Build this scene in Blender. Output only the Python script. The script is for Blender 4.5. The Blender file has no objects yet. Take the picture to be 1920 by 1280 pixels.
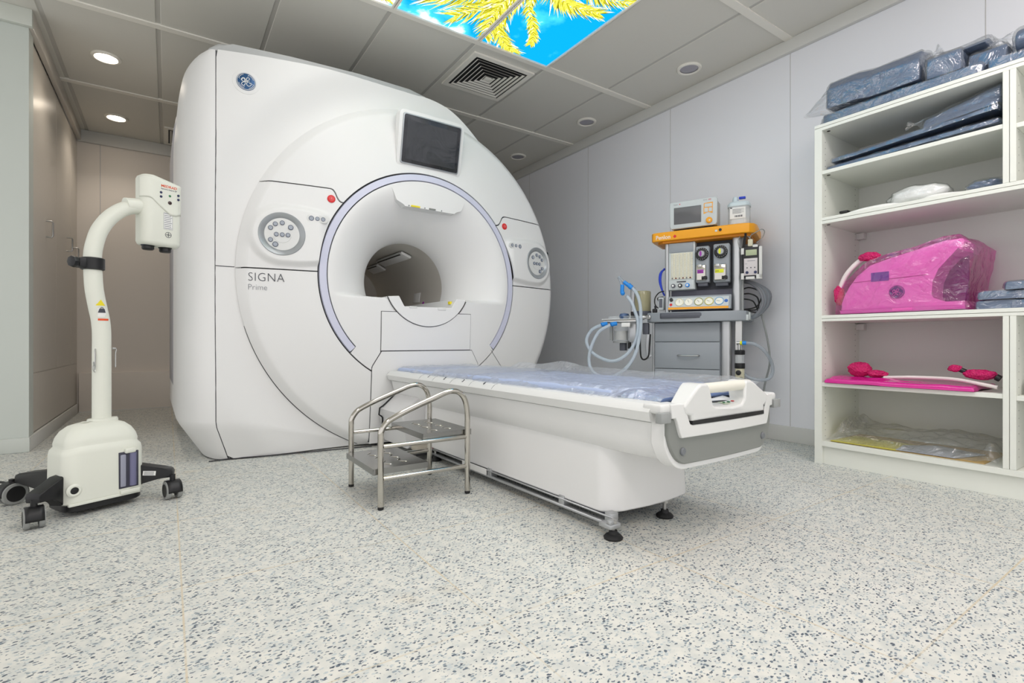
import bpy, bmesh, math, random
from mathutils import Vector, Matrix, noise
from math import sin, cos, pi, radians as R
random.seed(7)
scene = bpy.context.scene
COL = scene.collection

# ---------------------------------------------------------------- camera, world, exposure
YAW = math.atan(645 / 950.0)
cd = bpy.data.cameras.new('camera'); cam = bpy.data.objects.new('camera', cd); COL.objects.link(cam)
cam.location = (0, 0, .65); cam.rotation_euler = (R(90), 0, -YAW)
cd.sensor_width = 36; cd.lens = 950 / 1920 * 36; cd.clip_start = .02
scene.camera = cam
vs = scene.view_settings
vs.view_transform = 'Standard'; vs.look = 'None'; vs.gamma = 1; vs.use_curve_mapping = False
vs.exposure = 0.76
world = bpy.data.worlds.new('world'); scene.world = world; world.use_nodes = True
world.node_tree.nodes['Background'].inputs[0].default_value = (1, .99, 1, 1)
world.node_tree.nodes['Background'].inputs[1].default_value = .72
MURAL = 2.2          # strength of the back-lit ceiling picture
DOWN_WARM = 9.0     # watt of the two warm downlights
DOWN_COOL = 2.0
FILL_PANEL = 8.5          # strength of the white fill panels added out of view
XL, XR, YB, ZC = -.69, 3.34, 6.1, 2.6     # cupboard wall, right wall, back wall, ceiling

# ---------------------------------------------------------------- helpers
def lin(c):
    c = c / 255.0
    return c / 12.92 if c <= .04045 else ((c + .055) / 1.055) ** 2.4
def rgb(r, g, b): return (lin(r), lin(g), lin(b), 1)
def mat(name, col, rough=.45, metal=0, spec=.5, coat=0, emit=None, estr=0, trans=0, ior=1.45, bump=None, alpha=1, sub=0):
    m = bpy.data.materials.new(name); m.use_nodes = True
    n = m.node_tree.nodes; b = n['Principled BSDF']
    b.inputs['Base Color'].default_value = rgb(*col)
    b.inputs['Roughness'].default_value = rough; b.inputs['Metallic'].default_value = metal
    b.inputs['Specular IOR Level'].default_value = spec; b.inputs['Coat Weight'].default_value = coat
    b.inputs['Transmission Weight'].default_value = trans; b.inputs['IOR'].default_value = ior
    b.inputs['Alpha'].default_value = alpha
    if emit: b.inputs['Emission Color'].default_value = rgb(*emit); b.inputs['Emission Strength'].default_value = estr
    if bump:
        t = n.new('ShaderNodeTexCoord'); x = n.new('ShaderNodeTexNoise'); x.inputs['Scale'].default_value = bump[0]
        x.inputs['Detail'].default_value = 3
        u = n.new('ShaderNodeBump'); u.inputs['Strength'].default_value = bump[1]; u.inputs['Distance'].default_value = .01
        l = m.node_tree.links
        l.new(t.outputs['Object'], x.inputs['Vector']); l.new(x.outputs['Fac'], u.inputs['Height']); l.new(u.outputs['Normal'], b.inputs['Normal'])
    return m
def film(name, tint=(1, 1, 1), base=.10, rough=.12, scale=22, strength=.7, glow=None, gf=.2):
    """thin clear plastic: mostly transparent, glossy where it faces away, wrinkled"""
    m = bpy.data.materials.new(name); m.use_nodes = True
    nt = m.node_tree; n = nt.nodes; l = nt.links; n.clear()
    o = n.new('ShaderNodeOutputMaterial'); mx = n.new('ShaderNodeMixShader')
    tr = n.new('ShaderNodeBsdfTransparent'); tr.inputs[0].default_value = (*tint, 1)
    g = n.new('ShaderNodeBsdfAnisotropic') if False else n.new('ShaderNodeBsdfGlossy'); g.inputs['Roughness'].default_value = rough
    lw = n.new('ShaderNodeLayerWeight'); lw.inputs['Blend'].default_value = .35
    tc = n.new('ShaderNodeTexCoord'); ns = n.new('ShaderNodeTexNoise'); ns.inputs['Scale'].default_value = scale; ns.inputs['Detail'].default_value = 4
    ns.inputs['Distortion'].default_value = 1.2
    bp = n.new('ShaderNodeBump'); bp.inputs['Strength'].default_value = strength; bp.inputs['Distance'].default_value = .02
    ad = n.new('ShaderNodeMath'); ad.operation = 'MULTIPLY_ADD'; ad.inputs[1].default_value = .55; ad.inputs[2].default_value = base; ad.use_clamp = True
    l.new(tc.outputs['Object'], ns.inputs['Vector']); l.new(ns.outputs['Fac'], bp.inputs['Height'])
    l.new(bp.outputs['Normal'], g.inputs['Normal']); l.new(bp.outputs['Normal'], lw.inputs['Normal'])
    l.new(lw.outputs['Facing'], ad.inputs[0]); l.new(ad.outputs[0], mx.inputs[0]); l.new(tr.outputs[0], mx.inputs[1]); l.new(g.outputs[0], mx.inputs[2])
    out = mx
    if glow:                                   # coloured plastic also scatters a little of its own colour
        dt = n.new('ShaderNodeBsdfTranslucent'); dt.inputs[0].default_value = (*glow, 1); dd = n.new('ShaderNodeBsdfDiffuse'); dd.inputs[0].default_value = (*glow, 1)
        m1 = n.new('ShaderNodeMixShader'); m1.inputs[0].default_value = .5; l.new(dt.outputs[0], m1.inputs[1]); l.new(dd.outputs[0], m1.inputs[2])
        out = n.new('ShaderNodeMixShader'); out.inputs[0].default_value = gf; l.new(mx.outputs[0], out.inputs[1]); l.new(m1.outputs[0], out.inputs[2])
    l.new(out.outputs[0], o.inputs[0])
    return m

ROOTM = {}
def rootmat(o):
    while o is not None:
        if o.name in ROOTM: return ROOTM[o.name]
        o = o.parent
    return Matrix()
def tag(o, label=None, cat=None, group=None, kind=None):
    if label: o['label'] = label
    if cat: o['category'] = cat
    if group: o['group'] = group
    if kind: o['kind'] = kind
    return o
def thing(name, label, cat, loc=(0, 0, 0), rz=0, group=None, world=False):
    """Empty at the thing's base. world=True: its parts are written in world coordinates"""
    o = bpy.data.objects.new(name, None); COL.objects.link(o)
    o.location = loc; o.rotation_euler = (0, 0, rz); o.empty_display_size = .1
    if world: ROOTM[o.name] = (Matrix.Translation(loc) @ Matrix.Rotation(rz, 4, 'Z')).inverted()
    return tag(o, label, cat, group)
def copy_tree(o, parent=None):
    c = o.copy(); COL.objects.link(c); c.parent = parent
    for ch in o.children: copy_tree(ch, c)
    return c

class MB:
    def __init__(s, M=None): s.bm = bmesh.new(); s.M = M or Matrix(); s.mi = 0
    def _add(s, vs_, fs):
        v = [s.bm.verts.new(s.M @ Vector(p)) for p in vs_]
        out = []
        for f in fs:
            try: q = s.bm.faces.new([v[i] for i in f])
            except ValueError: continue
            q.material_index = s.mi; out.append(q)
        return v, out
    def box(s, x0, x1, y0, y1, z0, z1, bev=0, seg=2, rot=None):
        c = Vector(((x0 + x1) / 2, (y0 + y1) / 2, (z0 + z1) / 2)); h = Vector((abs(x1 - x0) / 2, abs(y1 - y0) / 2, abs(z1 - z0) / 2))
        P = [(a * h.x, b * h.y, d * h.z) for a in (-1, 1) for b in (-1, 1) for d in (-1, 1)]
        if rot is not None: P = [rot @ Vector(p) for p in P]
        v, f = s._add([Vector(p) + c for p in P], [(0, 1, 3, 2), (4, 6, 7, 5), (0, 4, 5, 1), (2, 3, 7, 6), (0, 2, 6, 4), (1, 5, 7, 3)])
        if bev:
            es = {e for q in f for e in q.edges}
            bmesh.ops.bevel(s.bm, geom=list(es), offset=min(bev, .49 * 2 * min(h)), segments=seg, profile=.5, affect='EDGES', clamp_overlap=True)
        return s
    def prism(s, pts, a0, a1, axis='y', bev=0, seg=2):
        """2D outline extruded along axis. axis y: pts (x,z); axis z: (x,y); axis x: (y,z)"""
        def P(p, a): return {'y': (p[0], a, p[1]), 'z': (p[0], p[1], a), 'x': (a, p[0], p[1])}[axis]
        n = len(pts)
        v, f = s._add([P(p, a0) for p in pts] + [P(p, a1) for p in pts],
                      [tuple(range(n)), tuple(range(2 * n - 1, n - 1, -1))] + [(i, (i + 1) % n, n + (i + 1) % n, n + i) for i in range(n)])
        if bev:
            es = {e for q in f[:2] for e in q.edges}
            bmesh.ops.bevel(s.bm, geom=list(es), offset=bev, segments=seg, profile=.5, affect='EDGES', clamp_overlap=True)
        return s
    def grid(s, fn, nu, nv, cu=False, cv=False, flip=False):
        v = [s.bm.verts.new(s.M @ Vector(fn(i / (nu if cu else nu - 1), j / (nv if cv else nv - 1)))) for i in range(nu) for j in range(nv)]
        for i in range(nu if cu else nu - 1):
            for j in range(nv if cv else nv - 1):
                a, b = i * nv + j, ((i + 1) % nu) * nv + j; c, d = ((i + 1) % nu) * nv + (j + 1) % nv, i * nv + (j + 1) % nv
                q = (a, b, c, d)
                try: f = s.bm.faces.new([v[k] for k in (q[::-1] if flip else q)]); f.material_index = s.mi
                except ValueError: pass
        return s
    def lathe(s, prof, o=(0, 0, 0), ax=(0, 0, 1), n=32, cap=True):
        ax = Vector(ax).normalized(); u = ax.orthogonal().normalized(); w = ax.cross(u); o = Vector(o)
        rings = []
        for r, h in prof:
            rings.append([s.bm.verts.new(s.M @ (o + ax * h + (u * cos(2 * pi * k / n) + w * sin(2 * pi * k / n)) * r)) for k in range(n)])
        for a, b in zip(rings, rings[1:]):
            for k in range(n):
                f = s.bm.faces.new((a[k], a[(k + 1) % n], b[(k + 1) % n], b[k])); f.material_index = s.mi
        if cap:
            for q in (rings[0][::-1], rings[-1]):
                f = s.bm.faces.new(q); f.material_index = s.mi
        return s
    def cyl(s, p0, p1, r, r1=None, n=20, bev=0):
        p0 = Vector(p0); p1 = Vector(p1); L = (p1 - p0).length; r1 = r if r1 is None else r1
        pr = [(r, 0), (r1, L)] if not bev else [(r - bev, 0), (r - bev * .3, bev * .3), (r, bev), (r1, L - bev), (r1 - bev * .3, L - bev * .3), (r1 - bev, L)]
        return s.lathe(pr, p0, p1 - p0, n)
    def tube(s, pts, r, n=10, smooth=0, closed=False, cap=True, rib=None):
        P = [Vector(p) for p in pts]
        if smooth: P = crom(P, smooth, closed)
        m = len(P); T = []
        for i in range(m):
            a = P[(i - 1) % m] if (closed or i) else P[0]; b = P[(i + 1) % m] if (closed or i < m - 1) else P[-1]
            T.append((b - a).normalized())
        u = T[0].orthogonal().normalized(); rings = []
        for i in range(m):
            u = (u - T[i] * u.dot(T[i])).normalized(); w = T[i].cross(u)
            rr = r(i / (m - 1)) if callable(r) else r
            if rib and i % 2: rr *= rib
            rings.append([s.bm.verts.new(s.M @ (P[i] + (u * cos(2 * pi * k / n) + w * sin(2 * pi * k / n)) * rr)) for k in range(n)])
        for i in range(m if closed else m - 1):
            a, b = rings[i], rings[(i + 1) % m]
            for k in range(n):
                f = s.bm.faces.new((a[k], a[(k + 1) % n], b[(k + 1) % n], b[k])); f.material_index = s.mi
        if cap and not closed:
            for q in (rings[0][::-1], rings[-1]):
                f = s.bm.faces.new(q); f.material_index = s.mi
        return s
    def ball(s, c, rx, ry=None, rz=None, n=16):
        ry = ry or rx; rz = rz or rx
        return s.grid(lambda a, b: (c[0] + rx * cos(2 * pi * a) * sin(pi * (.001 + .998 * b)), c[1] + ry * sin(2 * pi * a) * sin(pi * (.001 + .998 * b)), c[2] + rz * cos(pi * b)), n, n // 2 + 1, cu=True)
    def torus(s, c, Rr, r, ax=(0, 0, 1), n=32, k=8):
        ax = Vector(ax).normalized(); u = ax.orthogonal().normalized(); w = ax.cross(u); c = Vector(c)
        return s.tube([c + (u * cos(2 * pi * i / n) + w * sin(2 * pi * i / n)) * Rr for i in range(n)], r, k, closed=True)
    def build(s, name, mats, parent=None, bevel=0, seg=2, ang=35, sub=0, smooth=True, solid=0, normals=True):
        bm = s.bm; W = rootmat(parent)
        bmesh.ops.remove_doubles(bm, verts=bm.verts, dist=1e-6)
        if normals: bmesh.ops.recalc_face_normals(bm, faces=bm.faces)
        bm.transform(W)
        me = bpy.data.meshes.new(name); bm.to_mesh(me); bm.free()
        for m in (mats if isinstance(mats, (list, tuple)) else [mats]): me.materials.append(m)
        if smooth:
            for p in me.polygons: p.use_smooth = True
            me.set_sharp_from_angle(angle=R(ang))
        o = bpy.data.objects.new(name, me); COL.objects.link(o); o.parent = parent
        if solid:
            q = o.modifiers.new('solid', 'SOLIDIFY'); q.thickness = solid; q.offset = -1
        if bevel:
            q = o.modifiers.new('bevel', 'BEVEL'); q.width = bevel; q.segments = seg; q.limit_method = 'ANGLE'; q.angle_limit = R(40); q.use_clamp_overlap = True
        if sub:
            q = o.modifiers.new('sub', 'SUBSURF'); q.levels = q.render_levels = sub
        return o
def crom(P, k, closed=False):
    n = len(P); out = []
    for i in range(n if closed else n - 1):
        a = P[(i - 1) % n] if (closed or i) else P[0]; b = P[i]; c = P[(i + 1) % n]; d = P[(i + 2) % n] if (closed or i < n - 2) else P[-1]
        for j in range(k):
            t = j / k; t2 = t * t; t3 = t2 * t
            out.append(.5 * ((2 * b) + (c - a) * t + (2 * a - 5 * b + 4 * c - d) * t2 + (3 * b - a - 3 * c + d) * t3))
    if not closed: out.append(P[-1])
    return out
def sm(a, b, x):
    t = max(0, min(1, (x - a) / (b - a))) if a != b else (1 if x >= a else 0)
    return t * t * (3 - 2 * t)
def rrect(w, h, r, n=6, cx=0, cy=0):
    P = []
    for k, (sx, sy) in enumerate(((1, 1), (-1, 1), (-1, -1), (1, -1))):
        for i in range(n + 1):
            a = (k + i / n) * pi / 2
            P.append((cx + sx * (w / 2 - r) + r * cos(a), cy + sy * (h / 2 - r) + r * sin(a)))
    return P
def text(body, size, M, m, parent, name='lettering', depth=.0006, align='LEFT', spacing=1, offset=0, sx=1):
    cu = bpy.data.curves.new(name, 'FONT'); cu.body = body; cu.size = size; cu.extrude = depth; cu.align_x = align
    cu.space_character = spacing; cu.offset = offset; cu.resolution_u = 3
    t = bpy.data.objects.new(name, cu); COL.objects.link(t)
    bpy.context.view_layer.update()
    me = bpy.data.meshes.new_from_object(t.evaluated_get(bpy.context.evaluated_depsgraph_get()))
    bpy.data.objects.remove(t)
    me.transform(rootmat(parent) @ M @ Matrix.Diagonal((sx, 1, 1, 1)))
    me.materials.clear(); me.materials.append(m)
    o = bpy.data.objects.new(name, me); COL.objects.link(o); o.parent = parent
    return o
def frame(o, right, out):
    """matrix whose x runs along right and z along out"""
    z = Vector(out).normalized(); x = Vector(right); x = (x - z * x.dot(z)).normalized(); y = z.cross(x)
    M = Matrix((x, y, z)).transposed().to_4x4(); M.translation = Vector(o)
    return M
# wall frames: x to the right as seen, z towards the viewer
def fy(x, y, z): return frame((x, y, z), (1, 0, 0), (0, -1, 0))       # faces -Y
def fxm(x, y, z): return frame((x, y, z), (0, -1, 0), (-1, 0, 0))     # faces -X
def fxp(x, y, z): return frame((x, y, z), (0, 1, 0), (1, 0, 0))       # faces +X

# ---------------------------------------------------------------- materials
M_white = mat('scanner white plastic', (229, 229, 228), .38, bump=(160, .02))
M_white2 = mat('white enamel', (219, 220, 218), .33)
M_bore = mat('bore liner plastic', (198, 194, 186), .45)
M_ivory = mat('ivory plastic', (222, 224, 213), .42, bump=(300, .02))
M_gap = mat('dark panel gap', (58, 58, 62), .7)
M_ring = mat('lavender light ring', (206, 208, 226), .3)
M_grey = mat('mid grey plastic', (150, 153, 152), .4)
M_dgrey = mat('dark grey panel', (131, 134, 130), .42)
M_silv = mat('silver plastic', (168, 172, 175), .3, metal=.35)
M_btn = mat('grey button', (160, 166, 176), .35)
M_btnrim = mat('button rim', (86, 94, 112), .35)
M_red = mat('red button', (214, 44, 46), .3)
M_black = mat('black plastic', (26, 26, 28), .4)
M_rubber = mat('black rubber', (30, 30, 31), .6)
M_screen = mat('dark display glass', (22, 25, 32), .15, spec=.3)
M_navy = mat('navy button', (40, 48, 84), .3)
M_green = mat('green button', (52, 120, 78), .3)
M_chrome = mat('polished steel', (196, 192, 184), .09, metal=1)
M_steel = mat('brushed steel', (190, 190, 188), .3, metal=1)
M_alu = mat('aluminium', (188, 190, 192), .38, metal=.8)
M_orange = mat('orange enamel', (240, 164, 28), .35)
M_yellow = mat('yellow sticker', (232, 214, 40), .5)
M_redst = mat('red orange sticker', (222, 84, 40), .5)
M_paper = mat('white label', (235, 235, 232), .55)
M_ink = mat('dark print', (70, 72, 80), .6)
M_inkl = mat('grey print', (120, 122, 130), .6)
M_blue = mat('bright blue plastic', (40, 140, 225), .35)
M_dblue = mat('deep blue cable', (28, 60, 190), .4)
M_pads = mat('blue grey vinyl pad', (108, 132, 168), .45, bump=(40, .15))
M_matt = mat('pale blue vinyl mattress', (170, 184, 214), .42, bump=(18, .35))
M_matt2 = mat('blue mattress end', (118, 140, 186), .42, bump=(18, .2))
M_mach = mat('machine grey enamel', (148, 154, 160), .4)
M_machd = mat('machine dark grey', (92, 95, 104), .45)
M_machl = mat('machine light grey', (196, 202, 202), .4)
M_cream = mat('cream bellows', (206, 202, 176), .4)
M_purple = mat('purple label', (150, 50, 160), .4)
M_lime = mat('yellow label', (222, 226, 40), .4)
M_fpink = film('pink plastic film', (1.0, .42, .80), .07, .08, 12, .9, glow=(1, .12, .55), gf=.05)
M_film = film('clear plastic film', (.97, .98, .99), .05, .05, 11, .9, glow=(.9, .92, .95), gf=.02)
M_filmt = film('table plastic film', (.97, .98, 1), .12, .16, 16, 1.0, glow=(.88, .92, 1), gf=.22)
M_filmc = film('crumpled clear film', (.97, .97, .97), .12, .08, 20, 1.0, glow=(.95, .95, .95), gf=.10)
M_hose = mat('clear ribbed hose', (206, 220, 232), .25, alpha=.55)
M_hose2 = mat('clear smooth hose', (176, 186, 196), .15, alpha=.5)
M_glass = mat('clear acrylic', (225, 232, 236), .06, alpha=.28)
M_smoke = mat('smoky amber cylinder', (176, 170, 130), .15, alpha=.72)
M_wall = mat('wall panel', (238, 239, 244), .42, bump=(8, .03))
M_wallw = mat('back wall panel', (232, 225, 217), .45)
M_cup = mat('cupboard laminate', (208, 202, 192), .28)
M_trim = mat('white trim', (214, 214, 210), .4)
M_seam = mat('panel seam', (200, 198, 197), .6)
M_tile = mat('ceiling tile', (218, 216, 208), .5, bump=(30, .03))
M_tbar = mat('ceiling bar', (240, 237, 228), .45)
M_tgap = mat('ceiling gap strip', (196, 194, 188), .55)
M_shelf = mat('white laminate shelf', (226, 228, 220), .42)
M_hole = mat('dark hole', (60, 58, 54), .8)

def floor_mat():
    m = bpy.data.materials.new('speckled vinyl floor'); m.use_nodes = True
    nt = m.node_tree; n = nt.nodes; l = nt.links; b = n['Principled BSDF']
    tc = n.new('ShaderNodeTexCoord')
    base = n.new('ShaderNodeTexNoise'); base.inputs['Scale'].default_value = 26; base.inputs['Detail'].default_value = 3
    l.new(tc.outputs['Object'], base.inputs['Vector'])
    r0 = n.new('ShaderNodeValToRGB'); r0.color_ramp.elements[0].color = rgb(200, 202, 197); r0.color_ramp.elements[1].color = rgb(216, 215, 207)
    r0.color_ramp.elements[0].position = .35; r0.color_ramp.elements[1].position = .6
    l.new(base.outputs['Fac'], r0.inputs[0]); cur = r0.outputs[0]
    def layer(cur, scale, thr, soft, colr, seed, ang, density):
        mp = n.new('ShaderNodeMapping'); mp.inputs['Location'].default_value = (seed, seed * 1.7, 0); mp.inputs['Rotation'].default_value = (0, 0, R(ang)); mp.inputs['Scale'].default_value = (1, 1.6, 1)
        wn = n.new('ShaderNodeTexNoise'); wn.inputs['Scale'].default_value = scale * 1.1; wn.inputs['Detail'].default_value = 2
        sc = n.new('ShaderNodeVectorMath'); sc.operation = 'SCALE'; sc.inputs['Scale'].default_value = 1.25 / scale
        ad = n.new('ShaderNodeVectorMath'); ad.operation = 'ADD'
        v = n.new('ShaderNodeTexVoronoi'); v.inputs['Scale'].default_value = scale; v.voronoi_dimensions = '2D'; v.inputs['Randomness'].default_value = 1
        l.new(tc.outputs['Object'], wn.inputs['Vector']); l.new(wn.outputs['Color'], sc.inputs[0])
        l.new(tc.outputs['Object'], mp.inputs[0]); l.new(mp.outputs[0], ad.inputs[0]); l.new(sc.outputs[0], ad.inputs[1]); l.new(ad.outputs[0], v.inputs['Vector'])
        sp = n.new('ShaderNodeSeparateColor'); l.new(v.outputs['Color'], sp.inputs[0])
        # size differs per cell; a share of the cells stays empty
        size = n.new('ShaderNodeMapRange'); size.inputs['From Min'].default_value = 1 - density; size.inputs['From Max'].default_value = 1
        size.inputs['To Min'].default_value = 0; size.inputs['To Max'].default_value = thr; l.new(sp.outputs[0], size.inputs[0])
        lt = n.new('ShaderNodeMath'); lt.operation = 'SUBTRACT'; l.new(size.outputs[0], lt.inputs[0]); l.new(v.outputs['Distance'], lt.inputs[1])
        mr = n.new('ShaderNodeMapRange'); mr.inputs['From Min'].default_value = 0; mr.inputs['From Max'].default_value = soft; l.new(lt.outputs[0], mr.inputs[0])
        cr = n.new('ShaderNodeValToRGB'); cr.color_ramp.elements[0].color = rgb(*colr[0]); cr.color_ramp.elements[1].color = rgb(*colr[1]); l.new(sp.outputs[1], cr.inputs[0])
        mx = n.new('ShaderNodeMix'); mx.data_type = 'RGBA'; l.new(mr.outputs[0], mx.inputs[0]); l.new(cur, mx.inputs[6]); l.new(cr.outputs[0], mx.inputs[7])
        return mx.outputs[2]
    cur = layer(cur, 80, .58, .10, ((180, 190, 192), (196, 201, 199)), 0, 20, .38)
    cur = layer(cur, 105, .52, .08, ((112, 126, 136), (152, 163, 168)), 3.3, -15, .42)
    cur = layer(cur, 86, .47, .08, ((58, 70, 84), (98, 110, 122)), 8.1, 25, .42)
    # tan welded seams every 60 cm
    sx = n.new('ShaderNodeSeparateXYZ'); l.new(tc.outputs['Object'], sx.inputs[0]); ms = []
    for k, off in ((0, .03), (1, .995)):
        a = n.new('ShaderNodeMath'); a.operation = 'SUBTRACT'; l.new(sx.outputs[k], a.inputs[0]); a.inputs[1].default_value = off - 12.0 - .3
        q = n.new('ShaderNodeMath'); q.operation = 'MODULO'; l.new(a.outputs[0], q.inputs[0]); q.inputs[1].default_value = .6
        w = n.new('ShaderNodeMath'); w.operation = 'SUBTRACT'; l.new(q.outputs[0], w.inputs[0]); w.inputs[1].default_value = .3
        e = n.new('ShaderNodeMath'); e.operation = 'ABSOLUTE'; l.new(w.outputs[0], e.inputs[0])
        c = n.new('ShaderNodeMath'); c.operation = 'LESS_THAN'; l.new(e.outputs[0], c.inputs[0]); c.inputs[1].default_value = .0021; ms.append(c)
    mm = n.new('ShaderNodeMath'); mm.operation = 'MAXIMUM'; l.new(ms[0].outputs[0], mm.inputs[0]); l.new(ms[1].outputs[0], mm.inputs[1])
    nz = n.new('ShaderNodeTexNoise'); nz.inputs['Scale'].default_value = 1.7; l.new(tc.outputs['Object'], nz.inputs['Vector'])
    nr = n.new('ShaderNodeMapRange'); nr.inputs['From Min'].default_value = .38; nr.inputs['From Max'].default_value = .58; nr.inputs['To Min'].default_value = .35; nr.inputs['To Max'].default_value = .95; l.new(nz.outputs['Fac'], nr.inputs[0])
    m2 = n.new('ShaderNodeMath'); m2.operation = 'MULTIPLY'; l.new(mm.outputs[0], m2.inputs[0]); l.new(nr.outputs[0], m2.inputs[1])
    mx = n.new('ShaderNodeMix'); mx.data_type = 'RGBA'; l.new(m2.outputs[0], mx.inputs[0]); l.new(cur, mx.inputs[6]); mx.inputs[7].default_value = rgb(206, 192, 164); cur = mx.outputs[2]
    # faint ochre scuffs
    st = n.new('ShaderNodeTexNoise'); st.inputs['Scale'].default_value = 2.6; st.inputs['Detail'].default_value = 5; l.new(tc.outputs['Object'], st.inputs['Vector'])
    sr = n.new('ShaderNodeMapRange'); sr.inputs['From Min'].default_value = .64; sr.inputs['From Max'].default_value = .78; sr.inputs['To Max'].default_value = .45; l.new(st.outputs['Fac'], sr.inputs[0])
    mx = n.new('ShaderNodeMix'); mx.data_type = 'RGBA'; l.new(sr.outputs[0], mx.inputs[0]); l.new(cur, mx.inputs[6]); mx.inputs[7].default_value = rgb(206, 184, 146)
    l.new(mx.outputs[2], b.inputs['Base Color']); b.inputs['Roughness'].default_value = .5
    return m
M_floor = floor_mat()
# ================================================================ THE ROOM
S = 'structure'
def struct(name, mb, m, **k): return tag(mb.build(name, m, None, **k), kind=S)
struct('floor', MB().box(-3.2, XR + .1, -1.6, YB + .1, -.1, 0), M_floor)
w = MB().box(XR, XR + .1, -1.6, YB, 0, ZC + .1); w.mi = 1
for y in (5.52, 4.57, 3.615, 2.653, 1.705, .756, -.2): w.box(XR - .0015, XR, y - .002, y + .002, .1, 2.52)
struct('wall_right', w, [M_wall, M_seam])
w = MB().box(XL - .1, XR, YB, YB + .1, 0, ZC + .1); w.mi = 1
for x in (-.526, .43, 1.38, 2.33, 3.28): w.box(x - .003, x + .003, YB - .002, YB, .36, 2.5)
struct('wall_back', w, [M_wallw, M_seam])
struct('wall_left_front', MB().box(-3.2, XL + .01, 4.08, 4.2, 0, ZC + .1), mat('grey green wall', (204, 210, 204), .45))
struct('wall_left_side', MB().box(-1.3, -1.25, 4.2, YB, 0, ZC + .1), M_wall)
# baseboards, crown trims, service duct along the back wall
struct('baseboard_right', MB().box(XR - .016, XR, -1.6, YB, 0, .1, .003), M_trim)
struct('baseboard_left', MB().box(XL, XL + .016, 4.08, YB - .09, 0, .085, .003), M_trim)
struct('baseboard_left_front', MB().box(-3.2, XL + .016, 4.062, 4.08, 0, .085, .003), mat('grey green trim', (208, 213, 207), .4))
struct('trim_1', MB().box(XR - .03, XR, -1.6, YB, 2.515, ZC, .004), M_trim)
struct('trim_2', MB().box(XL + .001, XR - .03, YB - .03, YB, 2.49, ZC, .004), M_trim)
struct('trim_3', MB().box(XL, XL + .03, 4.08, YB - .03, 2.5, ZC, .004), M_cup)
struct('trim_4', MB().box(-3.2, XL + .03, 4.045, 4.08, 2.50, ZC, .004), mat('pale green trim', (212, 216, 208), .4))
t = MB().box(XL + .016, XR - .016, YB - .06, YB, 0, .36, .004); t.mi = 1; t.box(XL + .02, XR - .02, YB - .066, YB - .06, .0, .008)
struct('trim_5', t, [M_wallw, M_trim])
# ceiling of large tiles in rows between white bars
XS = [-3.2, -2.33, -1.76, -1.19, -.62, -.05, .52, 1.088, 1.66, 2.228, 2.818, XR]
YS = [-1.6, -.6, .55, 1.70, 2.85, 3.82, 4.985, YB]
c = MB(); c.box(-3.2, XR + .1, -1.6, YB + .1, ZC + .012, ZC + .1)
for j in range(len(YS) - 1):
    for i in range(len(XS) - 1):
        if 1.7 > YS[j] > .5 or 2.8 > YS[j] > 1.6:
            if .5 < XS[i] < 2.2: continue
        c.box(XS[i] + .012, XS[i + 1] - .012, YS[j] + .01, YS[j + 1] - .01, ZC, ZC + .02, .003, 1)
c.mi = 1
for y in YS[1:-1]: c.box(-3.2, XR, y - .024, y + .024, ZC - .008, ZC + .014)
c.mi = 2
for x in XS[1:-1]: c.box(x - .014, x + .014, -1.6, YB, ZC + .005, ZC + .0125)
struct('ceiling', c, [M_tile, M_tbar, M_tgap])

# built-in cupboards along the left recess
cb = thing('wall_cupboard', 'tall taupe built-in cupboard with steel pull handles in the left recess', 'cupboard', (XL, 5.09, 0), world=True)
MB().box(-1.25, XL - .004, 4.2, YB, .0, 2.5).build('body', M_cup, cb)
for y0, y1, hs in ((4.205, 5.045, [(4.656, 1.42)]), (5.055, 5.72, [(5.509, 1.45)]), (5.73, YB - .03, [(5.855, 1.42)])):
    d = MB().box(XL - .004, XL, y0, y1, .455, 2.45, .0015, 1).build('door', M_cup, cb)
    for hy, hz in hs:
        MB().tube([(XL, hy, hz - .055), (XL + .03, hy, hz - .055), (XL + .036, hy, hz - .045), (XL + .036, hy, hz + .045), (XL + .03, hy, hz + .055), (XL, hy, hz + .055)], .0055, 8).build('handle', M_steel, d)
MB().box(XL - .004, XL, 4.205, YB - .06, .09, .448, .0015, 1).build('base_panel', M_cup, cb)

# downlights
def downlight(x, y, on, label):
    t = thing('ceiling_downlight', label, 'ceiling light', (x, y, ZC - .012), group='round recessed ceiling lights')
    MB().lathe([(.062, 0.012), (.085, .012), (.085, .006), (.078, 0), (.066, 0), (.062, .006)], n=40, cap=False).build('trim_ring', M_tbar, t)
    em = mat('lit lamp lens' if on else 'unlit lamp lens', (250, 246, 240) if on else (170, 168, 178), .4, emit=(255, 240, 220) if on else None, estr=14 if on else 0)
    MB().lathe([(.062, .009), (.03, .008), (.001, .008)], n=32).build('lens', em, t)
    return t
downlight(-.351, 4.439, 1, 'nearer of the two lit round downlights over the left recess')
downlight(-.373, 5.584, 1, 'farther of the two lit round downlights, close to the back wall')
downlight(3.078, 2.283, 0, 'unlit round downlight nearest the camera, above the right wall side')
downlight(3.074, 3.348, 0, 'unlit round downlight between two others near the right wall')
downlight(3.05, 4.382, 0, 'farthest unlit round downlight, beside the scanner top')
for x, y in ((-.351, 4.439), (-.373, 5.584)):
    L = bpy.data.lights.new('downlight_beam', 'SPOT'); L.energy = DOWN_WARM; L.color = (1, .90, .79); L.spot_size = R(125); L.spot_blend = .8; L.shadow_soft_size = .06
    o = bpy.data.objects.new('downlight_beam', L); COL.objects.link(o); o.location = (x, y, ZC - .02)

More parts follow.
